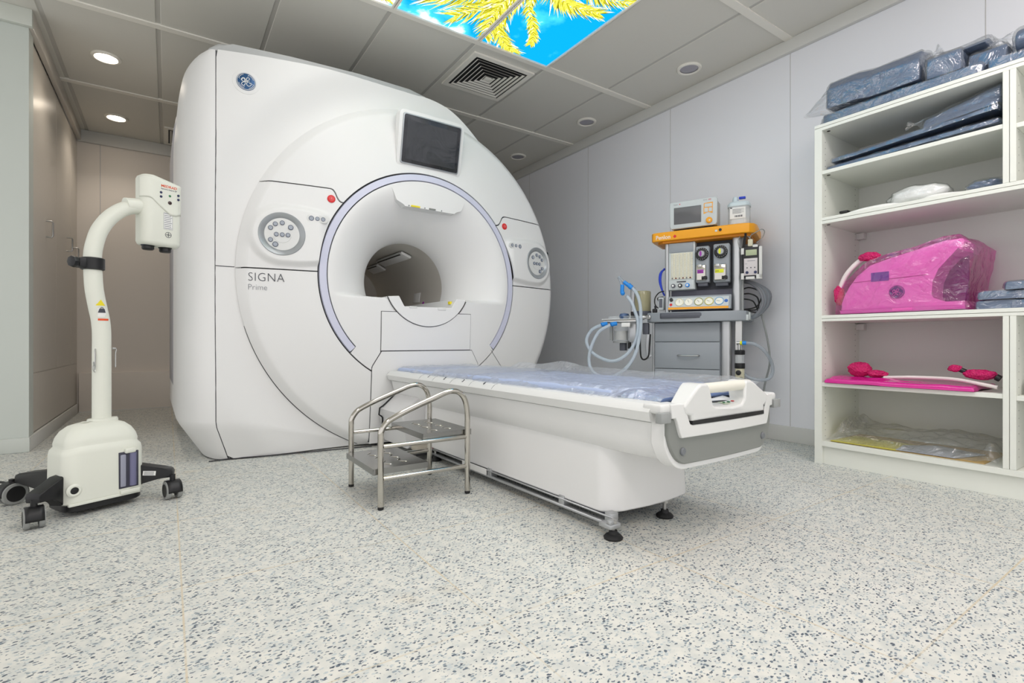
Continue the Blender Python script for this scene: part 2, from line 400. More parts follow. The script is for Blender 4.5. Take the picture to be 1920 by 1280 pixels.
# air diffusers
def vent(x, y, label, sz=.5):
    t = thing('air_vent', label, 'air vent', (x, y, ZC - .012), group='square ceiling air vents')
    h = sz / 2
    MB().box(-h * .9, h * .9, -h * .9, h * .9, .004, .01).build('backing', M_black, t)
    fr = MB()
    for a, b in ((h * 1.0, h * .86),):
        fr.box(-a, a, -a, -b, 0, .012); fr.box(-a, a, b, a, 0, .012); fr.box(-a, -b, -b, b, 0, .012); fr.box(b, a, -b, b, 0, .012)
    fr.build('frame', M_tbar, t)
    for k in range(6):
        r1 = h * (.80 - .125 * k); r0 = r1 - h * .085
        m = MB()
        def ring(rr, z): return [(-rr, -rr, z), (rr, -rr, z), (rr, rr, z), (-rr, rr, z)]
        V = ring(r1, -.002) + ring(r0, .007) + ring(r1 - .004, -.002 + .003) + ring(r0, .0085)
        m._add(V, [(i, (i + 1) % 4, 4 + (i + 1) % 4, 4 + i) for i in range(4)] + [(8 + i, 12 + i, 12 + (i + 1) % 4, 8 + (i + 1) % 4) for i in range(4)])
        m.build('louvre', M_tbar, t, smooth=False)
    MB().box(-.025, .025, -.025, .025, -.002, .006, .002).build('centre_plate', M_tbar, t)
vent(1.955, 3.205, 'square concentric air vent in front of the glowing palm ceiling picture')
vent(.20, 5.80, 'square air vent behind the scanner at the back of the left recess', .46)

# back-lit palm picture in the ceiling
def emis(name, col, s=1):
    m = bpy.data.materials.new(name); m.use_nodes = True; nt = m.node_tree; n = nt.nodes; n.clear()
    o = n.new('ShaderNodeOutputMaterial'); e = n.new('ShaderNodeEmission'); e.inputs[0].default_value = rgb(*col); e.inputs[1].default_value = MURAL * s
    nt.links.new(e.outputs[0], o.inputs[0]); return m
def sky_print():
    m = bpy.data.materials.new('printed sky'); m.use_nodes = True; nt = m.node_tree; n = nt.nodes; l = nt.links; n.clear()
    o = n.new('ShaderNodeOutputMaterial'); e = n.new('ShaderNodeEmission'); tc = n.new('ShaderNodeNewGeometry')
    e.inputs[1].default_value = MURAL
    sp = n.new('ShaderNodeSeparateXYZ'); l.new(tc.outputs['Position'], sp.inputs[0])
    ns = n.new('ShaderNodeTexNoise'); ns.inputs['Scale'].default_value = 3.2; ns.inputs['Detail'].default_value = 8; l.new(tc.outputs['Position'], ns.inputs['Vector'])
    # clouds gather towards the left and towards the viewer's end
    a = n.new('ShaderNodeMath'); a.operation = 'MULTIPLY_ADD'; a.inputs[1].default_value = -.30; l.new(sp.outputs[0], a.inputs[0])
    b_ = n.new('ShaderNodeMath'); b_.operation = 'MULTIPLY_ADD'; b_.inputs[1].default_value = -.10; b_.inputs[2].default_value = .84; l.new(sp.outputs[1], b_.inputs[0])
    l.new(b_.outputs[0], a.inputs[2])
    ad = n.new('ShaderNodeMath'); ad.operation = 'ADD'; l.new(a.outputs[0], ad.inputs[0]); l.new(ns.outputs['Fac'], ad.inputs[1])
    r = n.new('ShaderNodeValToRGB'); el = r.color_ramp.elements
    el[0].position = .56; el[0].color = rgb(4, 106, 146); el[1].position = .80; el[1].color = rgb(255, 255, 255)
    q = el.new(.66); q.color = rgb(44, 136, 168)
    l.new(ad.outputs[0], r.inputs[0]); l.new(r.outputs[0], e.inputs[0]); l.new(e.outputs[0], o.inputs[0]); return m
M_sky = sky_print()
M_fr = [emis('printed frond light', (250, 238, 86), .36), emis('printed frond olive', (206, 200, 36), .27), emis('printed frond dark', (130, 128, 24), .25), emis('printed frond tip', (255, 250, 226), .6)]
M_palmbr = emis('printed coconut brown', (190, 110, 40), .3)
PX = [.52, 1.088, 1.66, 2.228]; PY = [.55, 1.70, 2.85]
def clip(poly, x0, x1, y0, y1):
    for ax, lim, sg in ((0, x0, 1), (0, x1, -1), (1, y0, 1), (1, y1, -1)):
        out = []
        for i in range(len(poly)):
            a, b = poly[i], poly[(i + 1) % len(poly)]; ia, ib = (a[ax] - lim) * sg >= 0, (b[ax] - lim) * sg >= 0
            if ia: out.append(a)
            if ia != ib:
                t = (lim - a[ax]) / (b[ax] - a[ax]); out.append((a[0] + t * (b[0] - a[0]), a[1] + t * (b[1] - a[1])))
        poly = out
        if len(poly) < 3: return []
    return poly
rf = random.Random(5)
LEAF = []      # (polygon, material)
def frond(P, n, L0, L1, lo=22, hi=48, th=.0048, droop=.6):
    C = crom([Vector((p[0], p[1], 0)) for p in P], 12); m = len(C)
    for q, wid in ((3, .010), (0, .006)):
        for i in range(m - 1):
            a, b = C[i], C[i + 1]; d = (b - a).normalized(); nn = Vector((-d.y, d.x, 0)) * wid * (1 - .6 * i / m)
            LEAF.append(([(a + nn)[:2], (b + nn)[:2], (b - nn)[:2], (a - nn)[:2]], q))
    for lay in (3, 2, 1, 0, 1, 0):
        for i in range(int(n * .32)):
            t = (i + rf.random()) / int(n * .32) * (m - 1.01); k = int(t); a = C[k].lerp(C[k + 1], t - k); d = (C[k + 1] - C[k]).normalized()
            u = t / (m - 1); L = (L0 + (L1 - L0) * u) * rf.uniform(.7, 1.2) * (1.12 if lay == 3 else 1) * (1 - .35 * u ** 4)
            for sg in (-1, 1):
                an = sg * R(rf.uniform(lo, hi)); v = Vector((d.x * cos(an) - d.y * sin(an), d.x * sin(an) + d.y * cos(an), 0))
                e1 = a + v * L * .5; e2 = e1 + (v + d * droop * rf.uniform(.3, 1.2)).normalized() * L * .5; w = Vector((-v.y, v.x, 0)) * th * rf.uniform(.5, 1.1)
                LEAF.append(([(a + w * .6)[:2], (e1 + w)[:2], e2[:2], (e1 - w)[:2], (a - w * .6)[:2]], lay))
# crown near the middle of the picture, fronds hang outward
frond([(1.62, 2.05), (1.55, 2.30), (1.42, 2.50), (1.22, 2.62)], 60, .20, .20)
frond([(1.60, 2.00), (1.60, 2.30), (1.55, 2.52), (1.42, 2.70)], 64, .20, .17)
frond([(1.63, 2.10), (1.64, 2.40), (1.68, 2.62), (1.80, 2.75), (1.92, 2.815)], 90, .14, .11)
frond([(1.62, 2.15), (1.60, 2.42), (1.62, 2.62), (1.68, 2.78)], 60, .17, .12)
frond([(1.66, 2.15), (1.74, 2.38), (1.85, 2.50), (1.93, 2.60), (1.965, 2.68)], 64, .08, .07)
frond([(1.66, 2.05), (1.80, 2.20), (1.94, 2.24), (2.12, 2.20)], 64, .17, .12)
frond([(1.66, 1.95), (1.86, 2.05), (2.04, 2.08), (2.24, 2.02)], 60, .16, .12)
frond([(1.50, 1.95), (1.30, 2.18), (1.10, 2.30), (.90, 2.34)], 60, .18, .15)
frond([(1.5, 1.8), (1.3, 1.6), (1.1, 1.5), (.9, 1.45)], 40, .16, .14)
frond([(1.6, 1.7), (1.6, 1.4), (1.7, 1.2), (1.85, 1.05)], 40, .16, .14)
frond([(.58, 2.52), (.74, 2.64), (.90, 2.74), (1.04, 2.77)], 50, .12, .10)
for k in range(14):
    cx, cy = (rf.uniform(.95, 1.25), rf.uniform(2.52, 2.66)) if k < 8 else (rf.uniform(.55, .95), rf.uniform(2.6, 2.8))
    LEAF.append(([(cx + .03 * cos(a * pi / 4) * rf.uniform(.6, 1), cy + .024 * sin(a * pi / 4)) for a in range(8)], 4))
names = [['left', 'middle', 'right'][i] for i in range(3)]
for j in range(2):
    for i in range(3):
        x0, x1, y0, y1 = PX[i] + .016, PX[i + 1] - .016, PY[j] + .02, PY[j + 1] - .02
        cx, cy = (x0 + x1) / 2, (y0 + y1) / 2
        t = thing('ceiling_light_panel', f'{names[i]} back-lit palm and sky picture panel of the {"row beside the air vent" if j else "row farther towards the camera"}', 'light panel', (cx, cy, ZC - .01), group='glowing palm picture panels in the ceiling', world=True)
        # the sheet keeps world coordinates in its texture so the picture runs on from panel to panel
        s_ = MB().box(x0, x1, y0, y1, ZC - .001, ZC + .006); o = s_.build('picture_sheet', M_sky, t)
        f_ = MB()
        nleaf = 0
        for q, (poly, ci) in enumerate(LEAF):
            pc = clip(poly, x0, x1, y0, y1)
            if pc:
                f_.mi = ci; zz = ZC - .0015 - .0000010 * q; f_._add([(p[0], p[1], zz) for p in pc], [tuple(range(len(pc)))]); nleaf += 1
        if nleaf: f_.build('printed_palm_fronds', M_fr + [M_palmbr], o, smooth=False, normals=False)
        g = MB()
        for (a0, a1, b0, b1) in ((x0 - .014, x0, y0 - .01, y1 + .01), (x1, x1 + .014, y0 - .01, y1 + .01), (x0, x1, y0 - .01, y0), (x0, x1, y1, y1 + .01)): g.box(a0, a1, b0, b1, ZC - .012, ZC + .005, .002, 1)
        g.build('frame', M_tbar, t)

# white fill light panels, added overhead out of view to brighten the room
M_fill = mat('fill light diffuser', (250, 250, 250), .5, emit=(255, 244, 240), estr=FILL_PANEL)
for x, nm in ((-.335, 'left'), (1.94, 'right')):
    t = thing('ceiling_light_panel', f'added white rectangular fill light out of view, the {nm} one of the pair at the camera end', 'light panel', (x, -.025, ZC - .012), group='added white fill lights')
    MB().box(-.25, .25, -.5, .5, 0, .008).build('diffuser', M_fill, t)
    g = MB()
    for a in ((-.27, -.25, -.52, .52), (.25, .27, -.52, .52), (-.25, .25, -.52, -.5), (-.25, .25, .5, .52)): g.box(*a, -.003, .01)
    g.build('frame', M_tbar, t)
# ================================================================ MRI SCANNER (local frame: x right, y into the bore, origin under the bore centre)
GT = R(1.2)
sc = thing('mri_scanner', 'big white MRI scanner with a round bore and lavender light ring', 'MRI scanner', (1.40, 3.0, 0), GT)
ZB = 1.045; DX = .03
def F(x, z): return .10 * x * x + .07 * (z - ZB) ** 2            # bowed front of the round cover
def onface(x, z, lift=0):
    n = Vector((.20 * x, -1, .14 * (z - ZB))).normalized()
    return frame(Vector((x, F(x, z), z)) + n * lift, (1, .20 * x, 0), n)
def pod(x, z):                                                   # raised lozenge round each control dial
    b = dent = 0
    for s, cx in ((1, -.872), (-1, .926)):
        cz = 1.245; dx = (x - cx) * s; dz = z - cz
        wide = .168 + .0 * dx
        d = math.hypot(dx, dz) if dx < 0 else max(abs(dz) + max(0, dx - .1) * .12, 0)
        b = max(b, (1 - sm(wide - .028, wide + .012, d)) * (1 if dx < 0 else sm(.61, .69, abs(x))))
        dd = math.hypot(x - cx, z - cz)
        dent = max(dent, 1 - sm(.098, .112, dd))
    return .026 * b - .020 * dent
RD, R0 = 1.122, .690
def zc(r, left=True):
    return (1.543 if left else 1.553) - .075 * (1 - sm(.69, .80, r))
def disc_panel(name, a0, a1, nr=30, na=60, r0=R0, r1=RD, pods=False, label=None):
    """annular cover between two angle functions, chamfered rim, turned-in edges"""
    rs = [r0 + (r1 - .055 - r0) * i / (nr - 1) for i in range(nr)]
    prof = [(r, 0) for r in rs] + [(r1 - .04, .004), (r1 - .012, .030), (r1, .040), (r1, .075)]
    def P(u, v, extra=0):
        r, dep = prof[round(v * (len(prof) - 1))]
        A0, A1 = a0(r), a1(r); th = A0 + (A1 - A0) * u
        f = (r - R0) / (RD - R0)
        x = DX * f + r * cos(th); z = ZB + r * sin(th)
        z = max(z, .012)
        return (x, F(x, z) + dep - (pod(x, z) if pods else 0) + extra, z)
    m = MB(); m.grid(P, na, len(prof))
    # return edges, 15 mm deep
    for u in (0, 1): m.grid(lambda a, b, u=u: P(u, a, .015 * b), len(prof), 2)
    m.grid(lambda a, b: P(a, 0, .015 * b), na, 2)
    return m.build(name, M_white, sc, ang=38)
g = .0035
asn = lambda v: math.asin(max(-1, min(1, v)))
disc_panel('upper_round_cover', lambda r: asn((zc(r, False) + g - ZB) / r), lambda r: pi - asn((zc(r) + g - ZB) / r), na=140)
disc_panel('left_control_cover', lambda r: pi - asn((zc(r) - g - ZB) / r), lambda r: pi - asn((1.052 + g - ZB) / r), nr=100, na=110, pods=True)
disc_panel('right_control_cover', lambda r: asn((1.058 + g - ZB) / r), lambda r: asn((zc(r, False) - g - ZB) / r), nr=100, na=110, pods=True)
disc_panel('lower_left_cover', lambda r: pi - asn((1.052 - g - ZB) / r), lambda r: 2 * pi - math.acos(max(-1, (-.374 - g) / r)), na=70)
disc_panel('lower_right_cover', lambda r: -math.acos(min(1, (.377 + g) / r)), lambda r: asn((1.058 - g - ZB) / r), na=70)
# dark backing seen through the gaps
m = MB(); m.grid(lambda u, v: ((.60 + .515 * v) * cos(2 * pi * u) + DX * v, F((.60 + .515 * v) * cos(2 * pi * u), ZB + (.60 + .515 * v) * sin(2 * pi * u)) + .014 + .05 * sm(.9, 1, v), max(.01, ZB + (.60 + .515 * v) * sin(2 * pi * u))), 120, 20, cu=True)
m.build('gap_backing', M_gap, sc)
# lavender light ring
A0, A1 = R(-41.5), R(222)
def arc(r0, r1, dep, a0, a1, n=140):
    m = MB()
    def P(u, v):
        th = a0 + (a1 - a0) * u; r = (r0, r0 + .002, r1 - .002, r1)[round(v * 3)]; d = (.012, dep, dep, .012)[round(v * 3)]
        x, z = r * cos(th), ZB + r * sin(th); return (x, F(x, z) + d, z)
    m.grid(P, n, 4); return m
m = arc(.639, .681, -.004, A0, A1); 
m.build('light_ring', M_ring, sc)
# flared inner cover: trumpet above the ledge, flat below it
RI, RBORE, D = .634, .30, .42
ZL = .930
def inner_r(th):
    dg = math.degrees(th) % 360
    return .682 if 222.6 < dg < 318 else RI
def Pin(u, v):
    th = 2 * pi * u; R1 = inner_r(th); r = R1 + (RBORE - R1) * (v ** .8)
    x, z = r * cos(th), ZB + r * sin(th)
    t = max(0, min(1, (RI - .012 - r) / (RI - .012 - RBORE)))
    y = D * (.55 * (1 - math.sqrt(max(0, 1 - t * t))) + .45 * t ** 1.5)
    s = sm(ZL - .014, ZL + .014, z)
    return (x, F(x, z) + y * s - .001, max(z, .02))
m = MB(); m.grid(Pin, 480, 70, cu=True); m.grid(lambda u, v: (lambda p: (p[0], p[1] + .016 * v, p[2]))(Pin(u, 0)), 480, 2, cu=True)
m.build('flared_bore_cover', M_white, sc, ang=50)
# bore tube
m = MB()
def tb(u, v):
    th = 2 * pi * u; z = ZB + RBORE * sin(th); s = sm(ZL - .02, ZL + .02, z)
    y0 = .01 + (D - .01) * s; return (RBORE * cos(th), y0 + (1.75 - y0) * v, z)
m.grid(tb, 96, 12, cu=True)
m.build('bore_tube', M_bore, sc)
m = MB()
m.grid(lambda u, v: ((RBORE + .18 * (1 - cos(pi / 2 * v))) * cos(2 * pi * u), 1.40 + .36 * sin(pi / 2 * v), ZB + (RBORE + .18 * (1 - cos(pi / 2 * v))) * sin(2 * pi * u)), 72, 10, cu=True)
m.build('rear_flare', M_bore, sc)
# bore fittings: light rail housings along the roof, speaker pad, sensor
for y0, y1, a in ((.62, 1.15, 68), (1.22, 1.5, 60)):
    m = MB(Matrix.Translation((0, 0, ZB)) @ Matrix.Rotation(R(90 - a), 4, 'Y'))
    m.box(-.045, .045, y0, y1, RBORE - .03, RBORE - .008, .008); o = m.build('bore_light_rail', M_white, sc)
    m = MB(Matrix.Translation((0, 0, ZB)) @ Matrix.Rotation(R(90 - a), 4, 'Y')); m.box(-.04, -.03, y0 + .03, y1 - .03, RBORE - .033, RBORE - .02)
    m.build('slot', M_black, o)
m = MB(Matrix.Translation((0, 0, ZB)) @ Matrix.Rotation(R(98), 4, 'Y')); m.box(-.04, .04, .78, .90, RBORE - .008, RBORE - .002, .003); m.build('bore_vent_plate', M_white, sc)
m = MB(Matrix.Translation((0, 0, ZB)) @ Matrix.Rotation(R(108), 4, 'Y')); m.cyl((0, .70, RBORE - .006), (0, .70, RBORE - .001), .012); m.build('bore_sensor', M_purple, sc)
# cradle that fills the bottom of the bore, with its notch for the table top
cx0 = -.012
pts = [(cx0 - .287, ZL + .002), (-.215, ZL + .004), (-.180, .868), (.150, .868), (.185, ZL), (.262, ZL)]
th0 = math.asin((ZL - ZB) / .297); A = [pi - th0 + (pi + 2 * th0) * (i / 40) for i in range(41)]
pts = [(.297 * cos(a) - .012, ZB - .002 + .297 * sin(a)) for a in A][::1]
pts = [(-.215, ZL + .003)] + pts + [(.190, ZL + .002), (.152, .870), (-.180, .870)]
m = MB(); m.prism(pts, -.006, 1.7, 'y'); m.build('cradle_bridge', M_white, sc, bevel=.003, ang=30)
m = MB(); m.tube([(-.012 + .2990 * cos(a), F(.299 * cos(a), ZB + .299 * sin(a)) - .0055, ZB - .002 + .2990 * sin(a)) for a in A], .0024, 6)
m.build('cradle_gap', M_gap, sc)
m = MB(); m.box(-.150, -.095, -.009, .03, .860, .872, .003); m.build('cradle_latch', M_white2, sc); m = MB(); m.box(.05, .11, -.009, .03, .852, .872, .003); m.build('cradle_latch', M_white2, sc)
m = MB(); m.mi = 0; m.box(.160, .176, .035, .06, .90, .918); m.build('warning_sticker', M_yellow, sc)
# access panel and dock panel under the bore, each sitting in a dark gap
def plate(name, pts, lift, deep, mm, bev=.003):
    y = lambda x, z: F(x, z)
    m = MB(); n = len(pts)
    fr = [(x, F(x, z) - lift, z) for x, z in pts]; bk = [(x, F(x, z) + deep, z) for x, z in pts]
    m._add(fr + bk, [tuple(range(n)), tuple(range(2 * n - 1, n - 1, -1))] + [(i, (i + 1) % n, n + (i + 1) % n, n + i) for i in range(n)])
    return m.build(name, mm, sc, bevel=bev)
def dense(pts, k=8): return [(a[0] + (b[0] - a[0]) * j / k, a[1] + (b[1] - a[1]) * j / k) for a, b in zip(pts, pts[1:] + pts[:1]) for j in range(k)]
def pl_curved(name, x0, x1, ztop, zbot, lift, mm, cut=0):
    """wide plate following the bow; bottom corners optional"""
    m = MB(); N = 24
    def P(u, v):
        z = zbot + (ztop - zbot) * v; c = cut * sm(0, 1, 1 - (ztop - z) / .1) if cut else 0
        c = max(0, (z - (ztop - .095)) / .095) * cut if cut else 0
        x = (x0 + c) + (x1 - x0 - 2 * c) * u; return (x, F(x, z) - lift, z)
    m.grid(P, N, 40)
    for f in (lambda u, v: (P(u, 0)[0], P(u, 0)[1] + .02 * v, P(u, 0)[2]), lambda u, v: (P(u, 1)[0], P(u, 1)[1] + .02 * v, P(u, 1)[2])): m.grid(f, N, 2)
    for e in (0, 1): m.grid(lambda u, v, e=e: (P(e, u)[0], P(e, u)[1] + .02 * v, P(e, u)[2]), 40, 2)
    return m.build(name, mm, sc)
pl_curved('access_panel_gap', -.325, .309, .8365, .586, .0025, M_gap)
pl_curved('access_panel', -.3215, .3055, .833, .5945, .006, M_white)
pl_curved('dock_panel_gap', -.377, .381, .592, .03, .0020, M_gap, cut=.057)
pl_curved('dock_panel', -.3735, .3775, .5885, .02, .0060, M_white, cut=.057)
# the cradle again overlaps the access panel top as a full round
# seam running off the right end of the light ring
m = MB(); m.tube([(.49 + .35 * t, F(.49 + .35 * t, .59 - .42 * t) - .0005, .59 - .42 * t) for t in [i / 20 for i in range(21)]], .0016, 6); m.build('cover_seam', M_gap, sc)

# control dials
def dial(cx, s):
    M = onface(cx, 1.245, .025); t = MB(M)
    t.lathe([(.120, -.012), (.120, .001), (.117, .0035), (.090, -.008), (.088, -.012)], n=64, cap=False)
    b = t.build('control_dial_bezel', M_silv if s < 0 else M_silv, sc, ang=50)
    t = MB(M); t.lathe([(.0895, -.010), (.0895, -.0075), (.04, -.0073), (.001, -.0073)], n=48); t.build('dial_face', M_white2, b)
    t = MB(M)
    for i in range(24):
        a = R(200 + 140 * i / 23); a2 = R(200 + 140 * (i + 1) / 23)
        t.tube([(.048 * cos(a), .048 * sin(a), -.0070), (.048 * cos(a2), .048 * sin(a2), -.0070)], .0004, 5)
    t.build('dial_arc', M_grey, b)
    BS = [(-.058, .031, .0125), (-.034, .054, .0125), (.001, .063, .0125), (.044, .041, .014), (-.029, -.003, .012), (.001, -.003, .012), (.030, -.003, .012), (-.058, -.035, .0125), (-.034, -.059, .0145)]
    for x, y, r in BS:
        t = MB(M); t.lathe([(r, -.0075), (r, -.003), (r * .86, -.0015), (r * .80, -.0025)], (-x * s if s > 0 else x, y, 0), n=24, cap=False)
        q = t.build('dial_button', M_btnrim, b)
        t = MB(M); t.lathe([(r * .8, -.0045), (r * .8, -.002), (r * .3, -.0028), (.0005, -.0028)], (-x * s if s > 0 else x, y, 0), n=20); t.build('button_cap', M_btn, q)
dial(-.872, -1); dial(.926, 1)
for s, xs in ((-1, (-.723, -.691, -.660)), (1, (.663, .700, .740))):
    xm = xs[1]; M = onface(xm, 1.348, .0243)
    t = MB(M); t.prism(rrect(.118, .042, .02), -.016, .0012, 'z', .001); w = t.build('button_well', M_white2, sc)
    for i, x in enumerate(xs):
        r = .0140 if (i == (0 if s < 0 else 2)) else .0118
        t = MB(M); t.lathe([(r, .0), (r, .0035), (r * .84, .0045), (r * .8, .0035)], (x - xm, 0, 0), n=24, cap=False); q = t.build('function_button', M_btnrim, w)
        t = MB(M); t.lathe([(r * .8, .001), (r * .8, .0038), (.0005, .0030)], (x - xm, 0, 0), n=20); t.build('button_cap', M_btn, q)
for x in (-.611, .614):
    M = onface(x, 1.481, .0); t = MB(M); t.lathe([(.0225, -.004), (.0225, .004), (.020, .006), (.019, .005), (.0005, .0065)], n=32); q = tag(t.build('emergency_stop_button', M_red, sc), 'round red emergency stop button')
    t = MB(M); t.torus((0, 0, .0066), .0105, .0008, n=20, k=4); t.box(-.0008, .0008, -.006, .009, .0062, .0072); t.box(-.007, .007, -.0008, .0008, .0062, .0072); t.build('button_symbol', mat('pale symbol', (240, 150, 150), .5), q)
# display: its top stands proud, its foot is sunk into the cover
Ms = frame((.012, .012, 1.925), (1, .01, 0), (0, -1, -.20))
t = MB(Ms); t.prism(rrect(.455, .345, .03), -.055, .004, 'z', .004, 3); fr = t.build('display_surround', M_white, sc)
t = MB(Ms); t.prism(rrect(.412, .302, .012), .0, .012, 'z', .003, 2); t.build('display_frame', M_silv, fr)
t = MB(Ms); t.prism(rrect(.398, .288, .010), .010, .0140, 'z', .001); t.build('display_glass', M_screen, fr)
t = MB(Ms); t.prism(rrect(.352, .236, .006, cy=-.004), .0138, .0144, 'z'); t.build('display_image', mat('dark grey display', (56, 58, 62), .4, spec=.1), fr)
t = MB(Ms); t.grid(lambda u, v: ((u - .5) * .405, (v - .5) * .296, .0165 + .003 * noise.noise(Vector((u * 3, v * 2, 3)))), 24, 18); t.build('protective_film', film('display film', (.97, .98, 1), .01, .08, 7, .25), fr)
# laser hood at the top of the flare
m = MB()
def hood(u, v):
    # v: 0 root on the flare (top) .. 1 lower lip ; u across
    w = .262 - .042 * v - .045 * sm(.7, 1, v); x = .012 + (u - .5) * 2 * w
    z0 = ZB + math.sqrt(max(.0, .625 ** 2 - x * x)) - .01
    z1 = 1.503; z = z0 + (z1 - z0) * v
    y = F(x, z) - .002 + .006 * v
    return (x, y, z)
m.grid(hood, 24, 14)
m.grid(lambda u, v: (hood(u, 1)[0], hood(u, 1)[1] + .22 * v, hood(u, 1)[2] + .006 * v), 24, 4)
for e in (0, 1): m.grid(lambda u, v, e=e: (hood(e, u)[0], hood(e, u)[1] + .22 * v, hood(e, u)[2]), 14, 3)
hd = m.build('laser_hood', M_white, sc, ang=30)
t = MB(); t.box(-.125, -.065, .012, .023, 1.5045, 1.514); t.build('warning_sticker', M_yellow, hd)
t = MB(); t.box(.0, .045, .012, .023, 1.504, 1.513); t.build('laser_window', M_dgrey, hd)
for x in (-.14, -.03, .09): t = MB(); t.ball((x, .016, 1.509), .004, n=8); t.build('laser_lens', M_inkl, hd)

# main body: front cover round the disc, side cover, rear shell
XS0 = -1.185
def Bf(x, z):
    r = math.hypot(x - DX, z - ZB); base = .075 + .055 * (x / 1.18) ** 2
    edge = F(x, z) + .050
    s = 1 - sm(1.115, 1.40, r)
    y = base * (1 - s) + edge * s
    zk = .205 - .16 * sm(-1.2, -.35, x)
    if x < 0: y += .36 * max(0, zk - z)
    return y
def ztop(x): return 2.275 - .075 * (min(0, x) / 1.185) ** 2
def outline(th):
    """outer edge of the front cover seen from the bore centre"""
    c, s = cos(th), sin(th); x0 = DX
    dg = math.degrees(th)
    if dg <= 92:
        f = sm(0, 92, dg); return 1.235 - .055 * sm(0, 1, (92 - dg) / 30) - .125 * sm(0, 1, (84 - dg) / 34)
    best = 9
    for k in range(600):
        r = 1.1 + k * .0012; x, z = x0 + r * c, ZB + r * s
        xl = XS0 + .068 * max(0, (.205 - z) / .205)
        if x < xl or z > ztop(x) or z < .008: return r
    return r
N = 260
th = [R(-62 + (253 + 62) * i / (N - 1)) for i in range(N)]
cor = math.degrees(math.atan2(ztop(XS0) - ZB, XS0 - DX)); 
m = MB(); OUT = [outline(a) for a in th]
def Pb(i, v):
    a = th[i]; ro = OUT[i]; r = 1.095 + (ro - 1.095) * v; x, z = DX + r * cos(a), max(.008, ZB + r * sin(a)); return x, Bf(x, z), z
K = 26
V = [[m.bm.verts.new(Pb(i, min(1, k / K))) for k in range(K + 1)] for i in range(N)]
# rounded edge then side walls
for i in range(N):
    x, y, z = Pb(i, 1); cxx, czz = cos(th[i]), sin(th[i]); rr = .030
    onleft = x < XS0 + .075 and z < ztop(XS0) - .01
    for k in range(1, 6):
        q = k / 5 * pi / 2; o = 0 if onleft else rr
        V[i].append(m.bm.verts.new((x - (0), y + (o * (1 - cos(q)) if not onleft else .004 * k), z)))
    V[i].append(m.bm.verts.new((x, (.5 if onleft else .62), z)))
for i in range(N - 1):
    for k in range(len(V[0]) - 1):
        m.bm.faces.new((V[i][k], V[i + 1][k], V[i + 1][k + 1], V[i][k + 1]))
front = m.build('front_cover', M_white, sc, ang=32)
# side cover (separate from the front cover by a dark vertical seam)
def side(u, v, g=0):
    z = .006 + (2.196 - .006) * v
    b = max(0, (.205 - z) / .205); top = .42 * (max(0, z - 1.85) / .345) ** 2 + .5 * (1 - math.sqrt(max(0, 1 - (max(0, z - 2.13) / .067) ** 2 * .98)))
    xs = XS0 - .005 + .068 * b; xo = -1.352 + .125 * b + .10 * top
    ys = Bf(XS0, z) + .0 + .0 * top; yo = .50
    if u < .7:
        q = (u / .7) * pi / 2
        x = xs + (xo - xs) * sin(q) ** .9; y = ys + (yo - ys) * (1 - cos(q)) ** 1.0
    else: x = xo; y = yo + (1.72 - yo) * (u - .7) / .3
    return (x, y, z)
m = MB(); vv = [0, .02, .04, .06, .08, .094] + [.1 + .82 * i / 20 for i in range(21)] + [.93 + .07 * i / 14 for i in range(15)]
m.grid(lambda u, v: side(u, vv[round(v * (len(vv) - 1))]), 40, len(vv))
# roof edge of the side cover
m.grid(lambda u, v: (lambda p: (p[0] + (XS0 + .05 - p[0]) * v, p[1] + (0.04 * v if p[1] < .6 else 0), p[2] + .002 * v))(side(u, 1)), 40, 3)
m.grid(lambda u, v: (lambda p: (p[0] + .012 * v, p[1] + .015 * v, p[2]))(side(0, vv[round(u * (len(vv) - 1))])), len(vv), 2)
m.build('side_cover', M_white, sc, ang=40)
m = MB(); m.tube([(XS0 - .0025 + .068 * max(0, (.205 - z) / .205), Bf(XS0, z) + .004, z) for z in [.01 + 2.185 * i / 60 for i in range(61)]], .0038, 6); m.build('vertical_seam', M_gap, sc)
m = MB(); m.tube([(x, Bf(x, 1.058) - .0002, 1.058) for x in [XS0 + (-1.096 - XS0) * i / 12 for i in range(13)]], .0022, 6); m.build('cover_seam', M_gap, sc)
m = MB(); m.tube([(DX + 1.1235 * cos(R(a)), Bf(DX + 1.1235 * cos(R(a)), ZB + 1.1235 * sin(R(a))) - .001, ZB + 1.1235 * sin(R(a))) for a in range(196, 247)], lambda t: .0012 + .0016 * min(1, 2 * t), 6); m.build('round_cover_gap', M_gap, sc)
m = MB(); m.tube([(-1.215, .19, .006), (-1.117, .20, .006), (-.9, .15, .006), (-.6, .11, .006), (-.36, .075, .006)], .0035, 6); m.build('floor_gap', M_gap, sc)
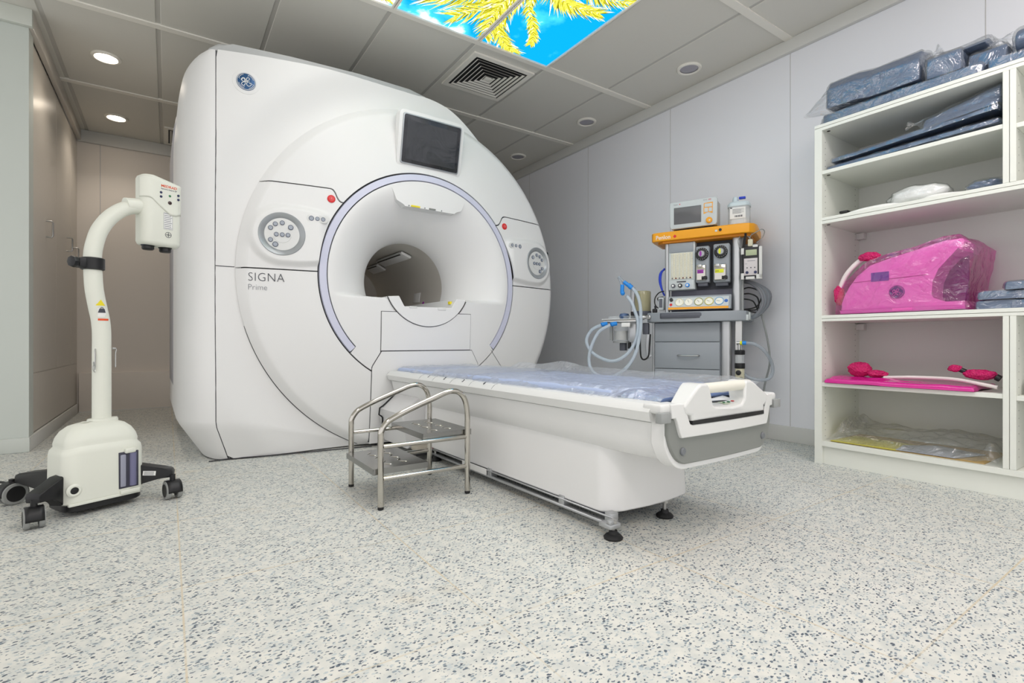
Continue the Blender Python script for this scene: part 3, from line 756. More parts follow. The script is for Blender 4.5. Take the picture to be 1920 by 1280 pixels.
# middle body (white) and rear shell (grey)
pts = [(-1.20, .02), (-1.325, .21), (-1.335, 2.10), (-1.27, 2.185), (-1.15, 2.215)] + [(-1.15 + 1.15 * i / 8, ztop(-1.15 + 1.15 * i / 8) - .012) for i in range(1, 9)] + [(DX + 1.12 * cos(R(a)), ZB + (1.20 - .10 * (88 - a) / 60) * sin(R(a)) if a > 28 else ZB + 1.10 * sin(R(a))) for a in range(84, -66, -6)]
def ringprism(outer, inner, y0, y1):
    """outline with a round hole, both resampled by angle round the bore axis"""
    m = MB(); n = 120
    def hit(a):
        c, s = cos(a), sin(a); best = 0
        for p, q in zip(outer, outer[1:] + outer[:1]):
            dx, dz = q[0] - p[0], q[1] - p[1]; det = c * (-dz) + s * dx
            if abs(det) < 1e-9: continue
            px, pz = p[0], p[1] - ZB
            t = (px * (-dz) + pz * dx) / det; w = (c * pz - s * px) / det
            if t > 0 and -1e-6 <= w <= 1 + 1e-6: best = max(best, t)
        return best
    A = [2 * pi * k / n for k in range(n)]
    O = [(hit(a) * cos(a), max(.02, ZB + hit(a) * sin(a))) for a in A]; I = [(inner * cos(a), ZB + inner * sin(a)) for a in A]
    rg = []
    for (P, y) in ((I, y0), (O, y0), (O, y1), (I, y1)): rg.append([m.bm.verts.new((p[0], y, p[1])) for p in P])
    for q in range(4):
        a, b = rg[q], rg[(q + 1) % 4]
        for k in range(n): m.bm.faces.new((a[k], a[(k + 1) % n], b[(k + 1) % n], b[k]))
    return m
ringprism(pts, .305, .50, 1.70).build('middle_shell', M_white, sc, bevel=.0, ang=25)
rear = [(-1.325, .37), (-1.325, 2.08), (-1.27, 2.16), (-1.1, 2.2)] + [(DX + 1.08 * cos(R(a)), ZB + 1.16 * sin(R(a)) if a > 0 else ZB + 1.0 * sin(R(a))) for a in range(88, -60, -8)] + [(-.6, .1), (-1.2, .12)]
m = ringprism(rear, .31, .95, 1.76)
for v in m.bm.verts:
    if v.co.x < -1.2: v.co.x -= .028
m.build('rear_shell', mat('lavender grey shell', (164, 165, 172), .4), sc, bevel=.02, ang=30)
# grey cap along the top of the housing
cap = [(-1.225, 2.14), (-1.215, 2.235), (-1.17, 2.275), (-1.10, 2.29)] + [(-.8, 2.318), (-.4, 2.34)] + [(-.05, 2.35), (.06, 2.33), (.16, 2.28), (.24, 2.20), (.3, 2.12)]
m = MB(); m.prism(cap + [(.2, 2.08), (-1.1, 2.08)], .20, 1.70, 'y', .02, 3); m.build('top_cap', mat('pale grey cap', (188, 190, 190), .4), sc, ang=30)

# round maker's emblem, name lettering
M_emb = mat('emblem blue', (44, 84, 128), .3, metal=.3)
def emblem(M, r, parent, base=M_emb, lines=M_paper, name='round_emblem'):
    t = MB(M); t.lathe([(r, -.003), (r, .002), (r * .93, .004), (r * .5, .0048), (.0005, .005)], n=48); e = t.build(name, base, parent)
    t = MB(M); z = .0056; q = r * .029
    t.torus((0, 0, .0042), r * .93, q, n=48, k=6)
    for k in range(4):                                   # four curls just inside the rim
        a = R(20 + 90 * k); t.tube([(r * .80 * cos(a + d), r * .80 * sin(a + d), z - .0008) for d in [i * .1 for i in range(10)]] + [(r * .66 * cos(a + .95), r * .66 * sin(a + .95), z)], q * .8, 5)
    G = [(-.50, .05), (-.36, .30), (-.14, .30), (-.10, .06), (-.30, -.06), (-.44, .08), (-.30, .30), (-.12, .10), (-.10, -.25), (-.22, -.50), (-.44, -.42), (-.38, -.20), (-.08, -.06), (.12, .06)]
    E_ = [(.02, .08), (.26, .18), (.30, .40), (.10, .42), (.02, .16), (.14, -.02), (.34, .02), (.12, -.06), (.04, -.30), (.22, -.48), (.46, -.34), (.46, -.10), (.30, -.18)]
    for P in (G, E_): t.tube([(x * r * 1.05, y * r * 1.05, z) for x, y in P], q * 1.25, 6, smooth=5)
    t.build('emblem_script', lines, e); return e
def onbody(x, z): return frame((x, Bf(x, z) - .001, z), (1, -.08, 0), (-.08, -1, 0))
MbL = onbody(-1.046, 2.062)
t = MB(MbL); t.lathe([(.066, -.004), (.066, .0005), (.056, .003), (.048, .003)], n=48); t.build('emblem_plate', M_white, sc)
emblem(MbL @ Matrix.Translation((0, 0, .003)), .047, sc)
text('SIGNA', .067, onface(-1.040, .981, .0008), M_ink, sc, 'name_lettering', offset=-.0012, spacing=1.05, sx=.92)
text('Prime', .046, onface(-1.040, .932, .0008), M_inkl, sc, 'name_lettering', offset=-.0009, sx=.9)
# black grip at the right flank
m = MB(); m.tube([(1.135, .22, 1.36), (1.17, .26, 1.33), (1.185, .30, 1.27), (1.20, .31, 1.22), (1.195, .30, 1.17), (1.16, .27, 1.15), (1.12, .25, 1.16)], .022, 12, smooth=4); m.ball((1.175, .30, 1.215), .035, .03, .06)
m.build('side_hand_grip', M_black, sc)

# ================================================================ PATIENT TABLE
tb_ = thing('patient_table', 'long white patient table docked to the scanner, grey end plate', 'patient table', (1.453, 1.901, 0), GT)
Toff = Vector((-.03, 1.10, 0)); TM = Matrix.Translation(Toff)     # table parts below are written in the scanner frame, x centre .03
def T(): return MB(Matrix.Translation((-.03, 1.1, 0)))
XC, HW = .038, .324; YN, YF = -2.05, .015
# tub: half-round belly, extruded along the table, closing in at the near end
TS = crom([Vector(p) for p in ((-.296, .428, 0), (-.290, .39, 0), (-.279, .35, 0), (-.260, .313, 0), (-.232, .287, 0), (-.195, .277, 0), (-.1, .274, 0), (0, .2735, 0), (.1, .274, 0), (.195, .277, 0), (.232, .287, 0), (.260, .313, 0), (.279, .35, 0), (.290, .39, 0), (.296, .428, 0))], 5)
def tubsec(t):   # t 0..1 left rim to right rim
    a = pi * t; c = cos(a); s = sin(a)
    x = -c; x = math.copysign(abs(x) ** .42, x); z = s ** .62
    return x, z
def tub(u, v):
    x, z = tubsec(u)
    nearb = sm(.0, .08, v)
    w = .296 - .012 * (z ** 2); h = .150 * (.955 + .045 * nearb)
    y = YN + .045 + (YF - YN - .045) * v
    lean = .03 * z * (1 - nearb)
    q = TS[round(u * (len(TS) - 1))]; kk = .97 + .03 * nearb
    return (XC + q.x * kk, y, .428 + (q.y - .428) * kk)
m = T(); m.grid(tub, 71, 50)
m.grid(lambda u, v: (lambda p: (XC + (p[0] - XC) * (1 - .5 * v), p[1] - 0, p[2] + (0.43 - p[2]) * .5 * v))(tub(u, 0)), 71, 3)
m.grid(lambda u, v: (lambda p: (XC + (p[0] - XC) * (1 - v), p[1], p[2] + (0.43 - p[2]) * v))(tub(u, 1)), 71, 3)
m.build('table_tub', M_white, tb_, ang=50)
# white top tray with rounded side rails
prof = [(-HW + .014, .413), (-HW + .007, .416), (-HW - .001, .444), (-HW + .004, .452), (-HW + .020, .466), (-HW + .045, .471), (-HW + .068, .466), (-HW + .09, .456), (0, .450)]
prof = prof + [(-x, z) for x, z in prof[::-1][1:]]
bot = [(HW - .01, .412), (-HW + .01, .412)]
m = T(); m.prism([(XC + x, z) for x, z in prof + bot], YN + .05, YF, 'y', .0); m.build('side_rail_tray', M_white2, tb_, bevel=.001, ang=28)
# end cover: white upright ends, slot between them, grey U plate
m = T()
def bow(x): return .016 * ((x - XC) / HW) ** 2          # plan bow of the near end
def endpoly(pts, y, dep, mm, name, bev=.004, k=1):
    q = T(); n = len(pts); 
    fr = [(x, y + bow(x), z) for x, z in pts]; bk = [(x, y + bow(x) + dep, z) for x, z in pts]
    q._add(fr + bk, [tuple(range(n)), tuple(range(2 * n - 1, n - 1, -1))] + [(i, (i + 1) % n, n + (i + 1) % n, n + i) for i in range(n)])
    return q.build(name, mm, tb_, bevel=bev, seg=3, ang=40)
L, Rr = XC - HW, XC + HW
YE = YN
def strips(fnz0, fnz1, x0, x1, y, dep, mm, name, n=24, bev=.003):
    q = T()
    def rg(u): x = x0 + (x1 - x0) * u; return x, fnz0(x), fnz1(x)
    def P(u, v):
        x, a, b = rg(u); c = [(0, a), (0, b), (dep, b), (dep, a)][round(v * 4) % 4]; return (x, y + bow(x) + c[0], c[1])
    q.grid(lambda u, v: P(u, v), n, 5)
    for e in (0, 1):
        x, a, b = rg(e); q._add([(x, y + bow(x), a), (x, y + bow(x), b), (x, y + bow(x) + dep, b), (x, y + bow(x) + dep, a)], [(0, 1, 2, 3)])
    return q.build(name, mm, tb_, bevel=bev, seg=2, ang=40)
def slotz(x):
    d = abs(x - XC - .008); return .403 if d < .208 else .403 + (.468 - .403) * min(1, (d - .208) / .026)
def frz0(x):
    d = abs(x - XC); return .366 if d < .238 else .366 + .06 * min(1, (d - .238) / .022)
# outer white cover (follows the tub section) a little bigger than the grey plate
def tubz(x, g=0):
    """bottom height of the end face at x"""
    q = max(0, min(1, (abs(x - XC) - .205) / (.090 - g))); return .281 + g + .145 * (1 - math.sqrt(1 - q * q))
strips(lambda x: tubz(x) - .013, lambda x: .425, XC - .286, XC + .286, YE + .012, .05, M_white, 'end_cover', 60)
# grey plate
strips(lambda x: tubz(x, .004) - .0, lambda x: min(.424, max(frz0(x) + .012, tubz(x, .004) + .002)), XC - .285, XC + .285, YE + .002, .03, M_dgrey, 'grey_end_plate', 60, .004)
# white inner frame with the slot for the handle unit
strips(frz0, lambda x: slotz(x) if abs(x - XC) < .25 else .468 - .004 * sm(.28, .3, abs(x - XC)), XC - .280, XC + .280, YE - .008, .06, M_white2, 'end_frame', 90)
for s in (-1, 1):
    q = T(); x0 = XC + s * .268; x1 = XC + s * .318
    q.box(min(x0, x1), max(x0, x1), YE - .004 + .014, YE + .08, .440, .469, .009, 4); q.build('rail_end', M_white2, tb_, ang=50)
    q = T(); xa = XC + s * .286; xb = XC + s * .331; q.box(min(xa, xb), max(xa, xb), YE + .000, YE + .022, .416, .446, .003, 2); q.build('corner_clip', M_grey, tb_)
    q = T(); xx = XC + s * .222; q.lathe([(.012, -.004), (.012, .003), (.009, .006), (.0005, .006)], (xx, YE + .002 + bow(xx), .325), (0, -1, 0), 24); q.build('plate_bolt', mat('bolt grey', (112, 116, 120), .4), tb_)
q = T(); q.box(XC - .215, XC + .225, YE + .04, YE + .06, .40, .455); q.build('slot_shadow_gap', M_black, tb_)
strips(lambda x: .4022, lambda x: .4135, XC - .192, XC + .212, YE - .0093, .05, M_black, 'handle_gap_shade', 40, 0)  # black strip stands in for the shade in the gap under the handle
# handle unit
hx = XC - .018
H = [(-.195, .459), (-.133, .513), (-.118, .522), (-.088, .522), (-.076, .512), (-.068, .490), (-.058, .455), (-.045, .448), (.045, .442), (.100, .447), (.116, .462), (.120, .512), (.128, .522), (.150, .522), (.174, .516), (.272, .468), (.277, .459), (.262, .440), (.245, .432), (.245, .413), (-.158, .413), (-.158, .430), (-.182, .434)]
q = T(); pts = H
n = len(pts)
fr = [(x, YE - .012 + bow(x), z) for x, z in pts]; bk = [(x, YE + .035 + bow(x) + .2 * (z - .41), z) for x, z in pts]
q._add(fr + bk, [tuple(range(n)), tuple(range(2 * n - 1, n - 1, -1))] + [(i, (i + 1) % n, n + (i + 1) % n, n + i) for i in range(n)])
hu = q.build('handle_unit', M_white2, tb_, bevel=.007, seg=3, ang=40)
q = T(); q.tube([(hx - .095, YE + .010, .505), (hx - .05, YE + .008, .506), (hx + .05, YE + .006, .507), (hx + .12, YE + .008, .507), (hx + .150, YE + .010, .506)], .0165, 18, smooth=4); q.build('grip_bar', mat('ivory grip', (228, 226, 214), .4), hu)
q = T(); q.grid(lambda u, v: (hx - .072 + .185 * u, YE - .006 + .085 * v, .449 - .006 * sin(pi * u) + .016 * v), 16, 5); q.grid(lambda u, v: (hx - .072 + .185 * u, YE - .006, .449 - .006 * sin(pi * u) - .02 * v), 16, 2); q.build('control_ledge', M_white2, hu)
q = T(); q.grid(lambda u, v: (hx + .02 + .088 * u, YE + .012 + .034 * v, .4535 - .006 * sin(pi * (.35 + .5 * u)) + .006 * v), 12, 3); cp = q.build('control_label', mat('pale green label', (205, 214, 190), .5), hu)
q = T(); q.ball((hx + .085, YE + .026, .4535), .006, .006, .002, 10); q.build('red_key', M_red, cp)
q = T(); q.ball((hx + .062, YE + .026, .4525), .006, .006, .002, 10); q.ball((hx + .035, YE + .026, .4520), .005, .005, .002, 10); q.build('green_key', M_green, cp)
for x in (hx - .160, hx + .243): q = T(); q.box(x, x + .022, YE - .006 + bow(x), YE + .02 + bow(x), .409, .432, .003); q.build('latch_block', M_grey, hu)
# position marks along the left rail
q = T()
for i, y in enumerate((-.44, -.60, -.79, -.97, -1.16)):
    pts_ = [(XC - HW + .0005, y, .4475), (XC - HW + .006, y, .4545), (XC - HW + .014, y, .4620), (XC - HW + .022, y, .4668), (XC - HW + .034, y, .4690)]; q = T(); q.tube(pts_, .0007, 4); q.build('rail_mark', M_inkl, tb_)
for i, y in enumerate((-.52, -.70, -.885, -1.07)):
    text(str(i + 1), .024, Matrix.Translation((-.03, 1.1, 0)) @ frame((XC - HW + .0125, y - .006, .4610), (0, -1, 0), (-.62, 0, .78)), M_ink, tb_, 'rail_numeral', align='CENTER', depth=.0006, offset=.0008)
# pedestal
X0, X1, YA, YZ = -.195, .255, -1.79, -.33
def ped(u, v):
    z = .062 + (.30 - .062) * v; 
    # rounded rectangle path, near corners r .1
    P = PEDP; x, y = P[round(u * (len(P) - 1))]
    k = .010 * (1 - v); cx, cy = (X0 + X1) / 2, (YA + YZ) / 2
    return (x + (k if x > cx else -k), y - (k if y < cy else 0), z + .02 * (0 if True else 0))
PEDP = [(X0, YZ), (X0, YA + .10)] + [(X0 + .10 - .10 * cos(a), YA + .045 + .055 - .07 * sin(a)) for a in [pi / 2 * i / 10 for i in range(1, 11)]]
PEDP += [(X0 + .10 + (X1 - X0 - .18) * i / 8, YA + .03 - .012 * sin(pi * i / 8)) for i in range(1, 8)]
PEDP += [(X1 - .08 + .08 * sin(a), YA + .03 + .09 - .09 * cos(a)) for a in [pi / 2 * i / 8 for i in range(0, 9)]] + [(X1, YZ)]
m = T(); n = len(PEDP)
vr = [[m.bm.verts.new(m.M @ Vector(ped(i / (n - 1), v / 6))) for v in range(7)] for i in range(n)]
for i in range(n):
    for v in range(6):
        a, b = vr[i], vr[(i + 1) % n]; m.bm.faces.new((a[v], b[v], b[v + 1], a[v + 1]))
m.bm.faces.new([vr[i][0] for i in range(n)])
m.build('pedestal', M_white, tb_, bevel=.006, ang=40)
q = T(); q.lathe([(.006, -.001), (.006, .002), (.0005, .002)], (.13, YA + .028, .105), (0, -1, 0), 16); q.build('pedestal_bolt', M_steel, tb_)
m = T(); m.box(X0 + .03, X1 - .03, YA + .08, YZ, .042, .075); m.build('base_plate', M_machd, tb_)
m = T()
for x in (X0 - .018, X1 - .05): m.box(x, x + .018, YA + (.2 if x > 0 else 0), YZ + .02, .030, .040, .001); m.box(x, x + .004, YA + (.2 if x > 0 else 0), YZ + .02, .058, .064, .001)
for y in (YA + .01, YA + .25, YA + .75, YZ - .1): m.box(X0 - .016, X0 + .02, y, y + .03, .030, .072, .002)
m.build('base_rail', M_alu, tb_, bevel=.001)
m = T(); m.box(X0 - .022, X0 - .018, YA + .78, YA + 1.0, .038, .066, .001); m.build('rail_label', M_paper, tb_)
for fx, fyy in ((-.222, -1.800), (.088, -1.765), (-.200, -.47), (.20, -.47)):
    q = T(); q.lathe([(.030, 0), (.032, .006), (.026, .013), (.016, .017), (.013, .028), (.0005, .028)], (fx, fyy, 0), n=28); ft = q.build('levelling_foot', M_rubber, tb_)
    q = T(); q.cyl((fx, fyy, .02), (fx, fyy, .064), .0065, n=14); q.cyl((fx, fyy, .052), (fx, fyy, .062), .013, n=6); q.build('foot_screw', M_steel, ft)
q = T(); q.box(-.25, -.20, YA - .025, YA + .03, .036, .052, .004); q.box(-.246, -.226, YA - .02, YA + .0, .05, .064, .003); q.build('foot_bracket', M_alu, tb_)
# dock housing between scanner and pedestal, foot pedal under it
m = T(); m.prism([(-.30, .05), (-.31, .10), (-.325, .20), (-.335, .245), (-.24, .33), (.28, .33), (.36, .245), (.34, .1), (.33, .05)], -.33, .03, 'y', .012, 3); m.build('dock_housing', mat('dock housing white', (214, 214, 214), .4), tb_)
m = T(); m.tube([(-.25, -.02, .325), (-.325, -.02, .262), (-.345, -.02, .25), (-.350, -.02, .21), (-.335, -.02, .20), (-.328, -.02, .19), (-.328, -.02, .08)], .005, 6); m.build('dock_gap', M_black, tb_)
m = T(); m.box(-.29, -.15, -.43, -.34, .045, .075, .012, 3); fp = m.build('foot_pedal', mat('beige pedal', (166, 160, 146), .5), tb_)
m = T(); m.ball((-.20, -.43, .060), .012, .006, .008, 10); m.build('pedal_button', M_red, fp)
m = T(); m.box(-.30, -.12, -.44, -.33, .028, .044, .004); m.build('pedal_base', M_black, fp)
# ================================================================ THINGS ON THE TABLE
def SF(x, y, z=0):
    """scanner frame -> world"""
    return Vector((1.40 + x * cos(GT) - y * sin(GT), 3.0 + x * sin(GT) + y * cos(GT), z))
def slab(name, label, cat, x0, x1, y0, y1, z0, z1, mm, amp=.004, seed=0, nx=26, ny=40, top=None, group=None, r=.010, grav=0):
    """soft slab with rounded edges and slight waves, in the scanner frame"""
    m = MB()
    cx, cy = (x0 + x1) / 2, (y0 + y1) / 2
    def tp(u, v, up):
        x = x0 + (x1 - x0) * u; y = y0 + (y1 - y0) * v
        e = min(u * (x1 - x0), (1 - u) * (x1 - x0), v * (y1 - y0), (1 - v) * (y1 - y0)); k = math.sqrt(max(0, 1 - (1 - min(1, e / r)) ** 2))
        h = amp * noise.noise(Vector((x * 6, y * 6, seed))) + .4 * amp * noise.noise(Vector((x * 22, y * 15, seed + 5)))
        mid = z0 + (z1 - z0) * .45
        t1 = (z1 + h + (top(x, y) if top else 0)); z = mid + (t1 - mid) * k if up else mid + (z0 - mid) * k
        jx = .003 * noise.noise(Vector((y * 14, x * 3, seed + 9)))
        return (x + jx, y, z)
    m.grid(lambda u, v: tp(sm2(u), sm2(v), True), nx, ny); m.grid(lambda u, v: tp(sm2(u), sm2(v), False), nx, ny)
    for v in m.bm.verts: pass
    m.bm.transform(Matrix.Translation(SF(0, 0)) @ Matrix.Rotation(GT, 4, 'Z'))
    bmesh.ops.remove_doubles(m.bm, verts=m.bm.verts, dist=1e-5)
    return tag(m.build(name, mm, None, ang=70), label, cat, group)
def sm2(u):  # denser near both ends
    return .5 - .5 * cos(pi * u) if True else u
ZT = .4575
slab('mattress_pad', 'narrow pale blue table mattress next to the scanner opening', 'mattress', -.225, .285, -.905, -.005, ZT + .003, .487, M_matt, seed=1)
slab('mattress_pad', 'long wide pale blue table mattress between the end wedge and the far mattress', 'mattress', -.235, .295, -1.80, -.915, ZT + .003, .490, M_matt, seed=2, amp=.006)
slab('foam_wedge', 'deeper blue foam wedge at the handle end of the table', 'foam wedge', -.200, .275, -1.965, -1.81, ZT + .003, .480, M_matt2, seed=3, amp=.002, ny=16)
def sheet(name, label, cat, x0, x1, y0, y1, zf, mm, nx=50, ny=80, seed=0, world=False, group=None, warp=.012):
    m = MB()
    def P(u, v):
        x = x0 + (x1 - x0) * u; y = y0 + (y1 - y0) * v
        z = zf(x, y, u, v)
        return (x + warp * noise.noise(Vector((x * 5, y * 5, seed))), y + warp * noise.noise(Vector((x * 5, y * 5, seed + 3))), z)
    m.grid(P, nx, ny)
    if not world: m.bm.transform(Matrix.Translation(SF(0, 0)) @ Matrix.Rotation(GT, 4, 'Z'))
    return tag(m.build(name, mm, None, ang=60, normals=False), label, cat, group)
def ridge(x, y, s, f=9): return abs(noise.noise(Vector((x * f, y * f * .6, s)))) * .9 + .5 * abs(noise.noise(Vector((x * f * 2.7, y * f * 2, s + 4))))
def zf1(x, y, u, v):
    e = min(u, 1 - u); side = 1 - sm(0, .10, u)
    return .4925 + .012 * ridge(x, y, 2) - .026 * side + .004 * (1 - sm(0, .06, v))
sheet('plastic_cover', 'clear plastic film over the mattress next to the scanner', 'plastic film', -.243, .30, -.93, .0, zf1, M_filmt, seed=1)
def zf2(x, y, u, v):
    side = 1 - sm(0, .08, u); r = sm(.86, 1, u) * (0.018 + .030 * math.exp(-((y + .90) / .13) ** 2) + .012 * math.exp(-((y + .55) / .1) ** 2))
    return .4960 + .013 * ridge(x, y, 7, 7) - .030 * side + r - .020 * (1 - sm(0, .09, v)) + .004 * (y < -1.0) * 0
sheet('plastic_cover', 'crumpled clear plastic film over the wide mattress, raised at its far side', 'plastic film', -.252, .345, -1.99, -.50, zf2, M_filmt, seed=4, nx=60, ny=120)

# ================================================================ STEP STOOL
st = thing('step_stool', 'two-tread polished steel step stool beside the patient table', 'step stool', (.87, 2.095, 0), world=True)
LP = [(.68, .28), (.684, .305), (.70, .330), (.725, .348), (.80, .380), (.90, .416), (.955, .436), (.99, .442), (1.022, .434), (1.046, .408), (1.058, .370), (1.062, .33), (1.062, .28)]
for y in (1.905, 2.285):
    m = MB(); m.tube([(.68, y, .012), (.68, y, .15)] + [(x, y, z) for x, z in LP] + [(1.062, y, .15), (1.062, y, .012)], .0118, 18, smooth=5); m.build('side_frame', M_chrome, st, ang=60)
    for z in (.243, .118):
        m = MB(); m.cyl((.69, y, z), (1.053, y, z), .0092, n=16); m.build('side_rail', M_chrome, st)
    for x in (.68, 1.062):
        m = MB(); m.cyl((x, y, 0), (x, y, .014), .0118, n=18, bev=.002); m.build('foot_cap', M_rubber, st)
M_tread = mat('tread steel', (146, 146, 144), .22, metal=1)
for x0, x1, z, nm in ((.862, 1.088, .272, 'upper tread'), (.655, .885, .156, 'lower tread')):
    m = MB(); y0, y1 = 1.918, 2.272
    m.box(x0, x1, y0, y1, z - .002, z)
    m.box(x0, x0 + .002, y0, y1, z - .024, z); m.box(x1 - .002, x1, y0, y1, z - .024, z)
    m.box(x0, x1, y0, y0 + .002, z - .024, z); m.box(x0, x1, y1 - .002, y1, z - .024, z)
    t_ = m.build('tread', M_tread, st, bevel=.0012)
    xm = (x0 + x1) / 2
    bumps = MB()
    for rx in (-.035, .035):
        for k in range(6):
            y = 1.975 + k * .046 + (.01 if rx > 0 else 0); sg = 1 if k % 2 else -1
            M0 = Matrix.Translation((xm + rx, y, z)) @ Matrix.Rotation(R(45 * sg), 4, 'Z')
            bb = MB(M0); bb.ball((0, 0, 0), .018, .0055, .0028, 12); bb.build('grip_dimple', M_chrome, t_)

# ================================================================ CONTRAST INJECTOR ON WHEELS
ij = thing('contrast_injector', 'ivory wheeled injector stand with a curved pole and boxy head', 'medical injector', (-.17, 2.5, 0), R(26.2))
def rsec(w, d, r, n=8): return rrect(w, d, r, n)
def loft(secs, close=True):
    m = MB(); rings = []
    for pts, z in secs: rings.append([m.bm.verts.new((p[0], p[1], z)) for p in pts])
    n = len(rings[0])
    for a, b in zip(rings, rings[1:]):
        for k in range(n): m.bm.faces.new((a[k], a[(k + 1) % n], b[(k + 1) % n], b[k]))
    if close: m.bm.faces.new(rings[0][::-1]); m.bm.faces.new(rings[-1])
    return m
def sec(off, z, w=.268, d=.19, r=.045, cx=-.024, cy=.095): return ([(p[0] + cx, p[1] + cy) for p in rsec(w - 2 * off, d - 2 * off, max(.02, r - off * .3))], z)
b = loft([sec(.006, .046), sec(0, .052), sec(0, .06), sec(.001, .14), sec(.002, .225), sec(.005, .240), sec(.012, .248), sec(.014, .252), sec(.013, .262), sec(.018, .282), sec(.030, .305), sec(.048, .322), sec(.070, .330), sec(.10, .333)])
for v in b.bm.verts:
    if .20 < v.co.z < .262: v.co.z += .020 * cos((v.co.x + .024) / .134 * pi / 2) - .004
    if v.co.z > .27: v.co.z += .006 * cos((v.co.x + .024) / .134 * pi / 2)
body = b.build('base_housing', M_ivory, ij, ang=50)
loft([sec(.012, .018), sec(.006, .024), sec(.006, .048)]).build('base_skirt', M_black, ij)
b = MB(); b.box(-.145, .085, -.004, .01, .044, .054, .002); b.build('lower_trim', M_ivory, ij)
b = MB(); b.box(.015, .082, -.010, .01, .050, .066, .003); b.build('window_sill', M_ivory, ij)
b = MB(); b.box(.03, .068, -.012, .01, .208, .228, .006, 3); b.build('housing_trim', M_ivory, ij)
wn = MB(); wn.box(.012, .079, -.0025, .02, .072, .214, .001); wn.mi = 0
o = wn.build('storage_window', mat('recess shade', (58, 58, 72), .6), ij)  # flat plate, its dark colour stands in for shade inside the opening
b = MB(); b.box(.016, .036, -.005, .01, .078, .205, .004, 3); b.build('window_plate', mat('pale grey plate', (150, 152, 168), .35), o)
b = MB(); b.cyl((.060, .002, .078), (.060, .002, .208), .013, n=20); b.build('window_cylinder', mat('blue grey cylinder', (112, 112, 142), .3), o)
b = MB(); b.lathe([(.024, -.003), (.024, .003), (.018, .007), (.013, .006), (.0125, -.001)], (-.128, .002, .102), (0, -1, 0), 32, cap=False); o = b.build('port_ring', M_ivory, ij)
b = MB(); b.lathe([(.0125, -.002), (.0125, .004), (.0005, .005)], (-.128, .002, .102), (0, -1, 0), 24); b.build('port_plug', M_black, o)
# pole: one bent tube, collar plate at the foot
PL = [(.003, .12, .31), (.003, .12, .45), (.003, .12, .60), (.003, .12, .68), (-.001, .12, .735), (-.011, .12, .79), (-.022, .12, .86), (-.026, .12, .93), (-.027, .12, .99), (-.020, .12, 1.04), (-.004, .12, 1.095), (.028, .12, 1.150), (.070, .12, 1.192), (.112, .12, 1.214), (.150, .12, 1.218)]
b = MB(); b.tube(PL, lambda t: .0315 - .0035 * t, 24, smooth=6); b.build('pole', M_ivory, ij, ang=60)
b = MB(); b.prism(rrect(.10, .085, .04, cx=.004, cy=.115), .322, .344, 'z', .008, 3); b.build('pole_collar', M_ivory, ij)
b = MB(); b.tube([(.085, .12, 1.216), (.145, .12, 1.226)], .031, 24, smooth=3); b.build('head_socket', M_ivory, ij)
# clamp
b = MB(); b.lathe([(.034, -.024), (.039, -.021), (.039, .021), (.034, .024)], (-.027, .12, .957), (0, 0, 1), 28); b.box(-.078, -.03, .095, .14, .938, .976, .004); cl = b.build('pole_clamp', M_black, ij)
b = MB(); b.lathe([(.008, 0), (.008, .018), (.021, .020), (.023, .026), (.021, .036), (.012, .040), (.0005, .040)], (-.068, .11, .957), (-1, -.3, 0), 8); b.build('clamp_knob', M_black, cl)
# stickers round the pole
def pst(name, z, h, w, mm, cx, lab=None):
    b = MB(); r = .0312
    b.grid(lambda u, v: (cx + r * sin((u - .5) * w), .12 - r * cos((u - .5) * w), z + (v - .5) * h), 12, 2); o = b.build(name, mm, ij)
    return o
b = MB(); r = .0316; b._add([(-.012 + r * sin(a * (1 - v)) , .12 - r * cos(a * (1 - v)), .792 + .024 * v) for v in (0, 1) for a in (-.55, 0, .55)], [(0, 1, 4, 3), (1, 2, 5, 4)]); b.build('warning_triangle', M_yellow, ij)
pst('white_sticker', .765, .034, .95, M_paper, -.007)
b = MB(); b._add([(-.022, .0882, .764), (.004, .0882, .764), (.000, .0876, .780), (-.017, .0876, .780)], [(0, 1, 2, 3)]); b.torus((-.0085, .0880, .7815), .004, .0011, (0, 1, 0), 14, 5); b.build('weight_symbol', M_ink, ij)
pst('red_sticker', .737, .008, 1.2, M_redst, -.002)
# wire bracket hooks on both flanks
b = MB(); b.tube([(-.010, .115, .622), (-.024, .105, .620), (-.026, .10, .600), (-.027, .10, .565), (-.034, .095, .555), (-.036, .095, .545), (-.030, .095, .530), (-.027, .10, .545), (-.027, .10, .562)], .0022, 8, smooth=3); b.box(-.028, -.012, .105, .115, .560, .570); b.build('left_bracket', M_steel, ij)
b = MB(); b.tube([(.046, .12, .622), (.053, .12, .618), (.050, .12, .600), (.050, .12, .545)], .0022, 8, smooth=3); b.cyl((.040, .12, .622), (.050, .12, .622), .004, n=10); b.build('right_bracket', M_steel, ij)
# head
hd = []
HX0, HX1, HY0, HY1 = .132, .288, .072, .172
def hs(z, off=0):
    return [(p[0] + (HX0 + HX1) / 2, p[1] + (HY0 + HY1) / 2) for p in rsec(HX1 - HX0 - 2 * off, HY1 - HY0 - 2 * off, .036 - off * .4, 10)], z
b = loft([hs(1.062, .016), hs(1.064, .009), hs(1.070, .003), hs(1.080, 0), hs(1.20, 0), hs(1.335, 0), hs(1.346, .004), hs(1.352, .012), hs(1.354, .025)])
for v in b.bm.verts:
    if v.co.z > 1.33: v.co.z += .016 * (1 - sm(.19, .26, v.co.x)) - .006
    if v.co.z < 1.078: v.co.z += .010 * sm(.22, .20, v.co.x) * 0
hb = b.build('head_housing', M_ivory, ij, ang=50)
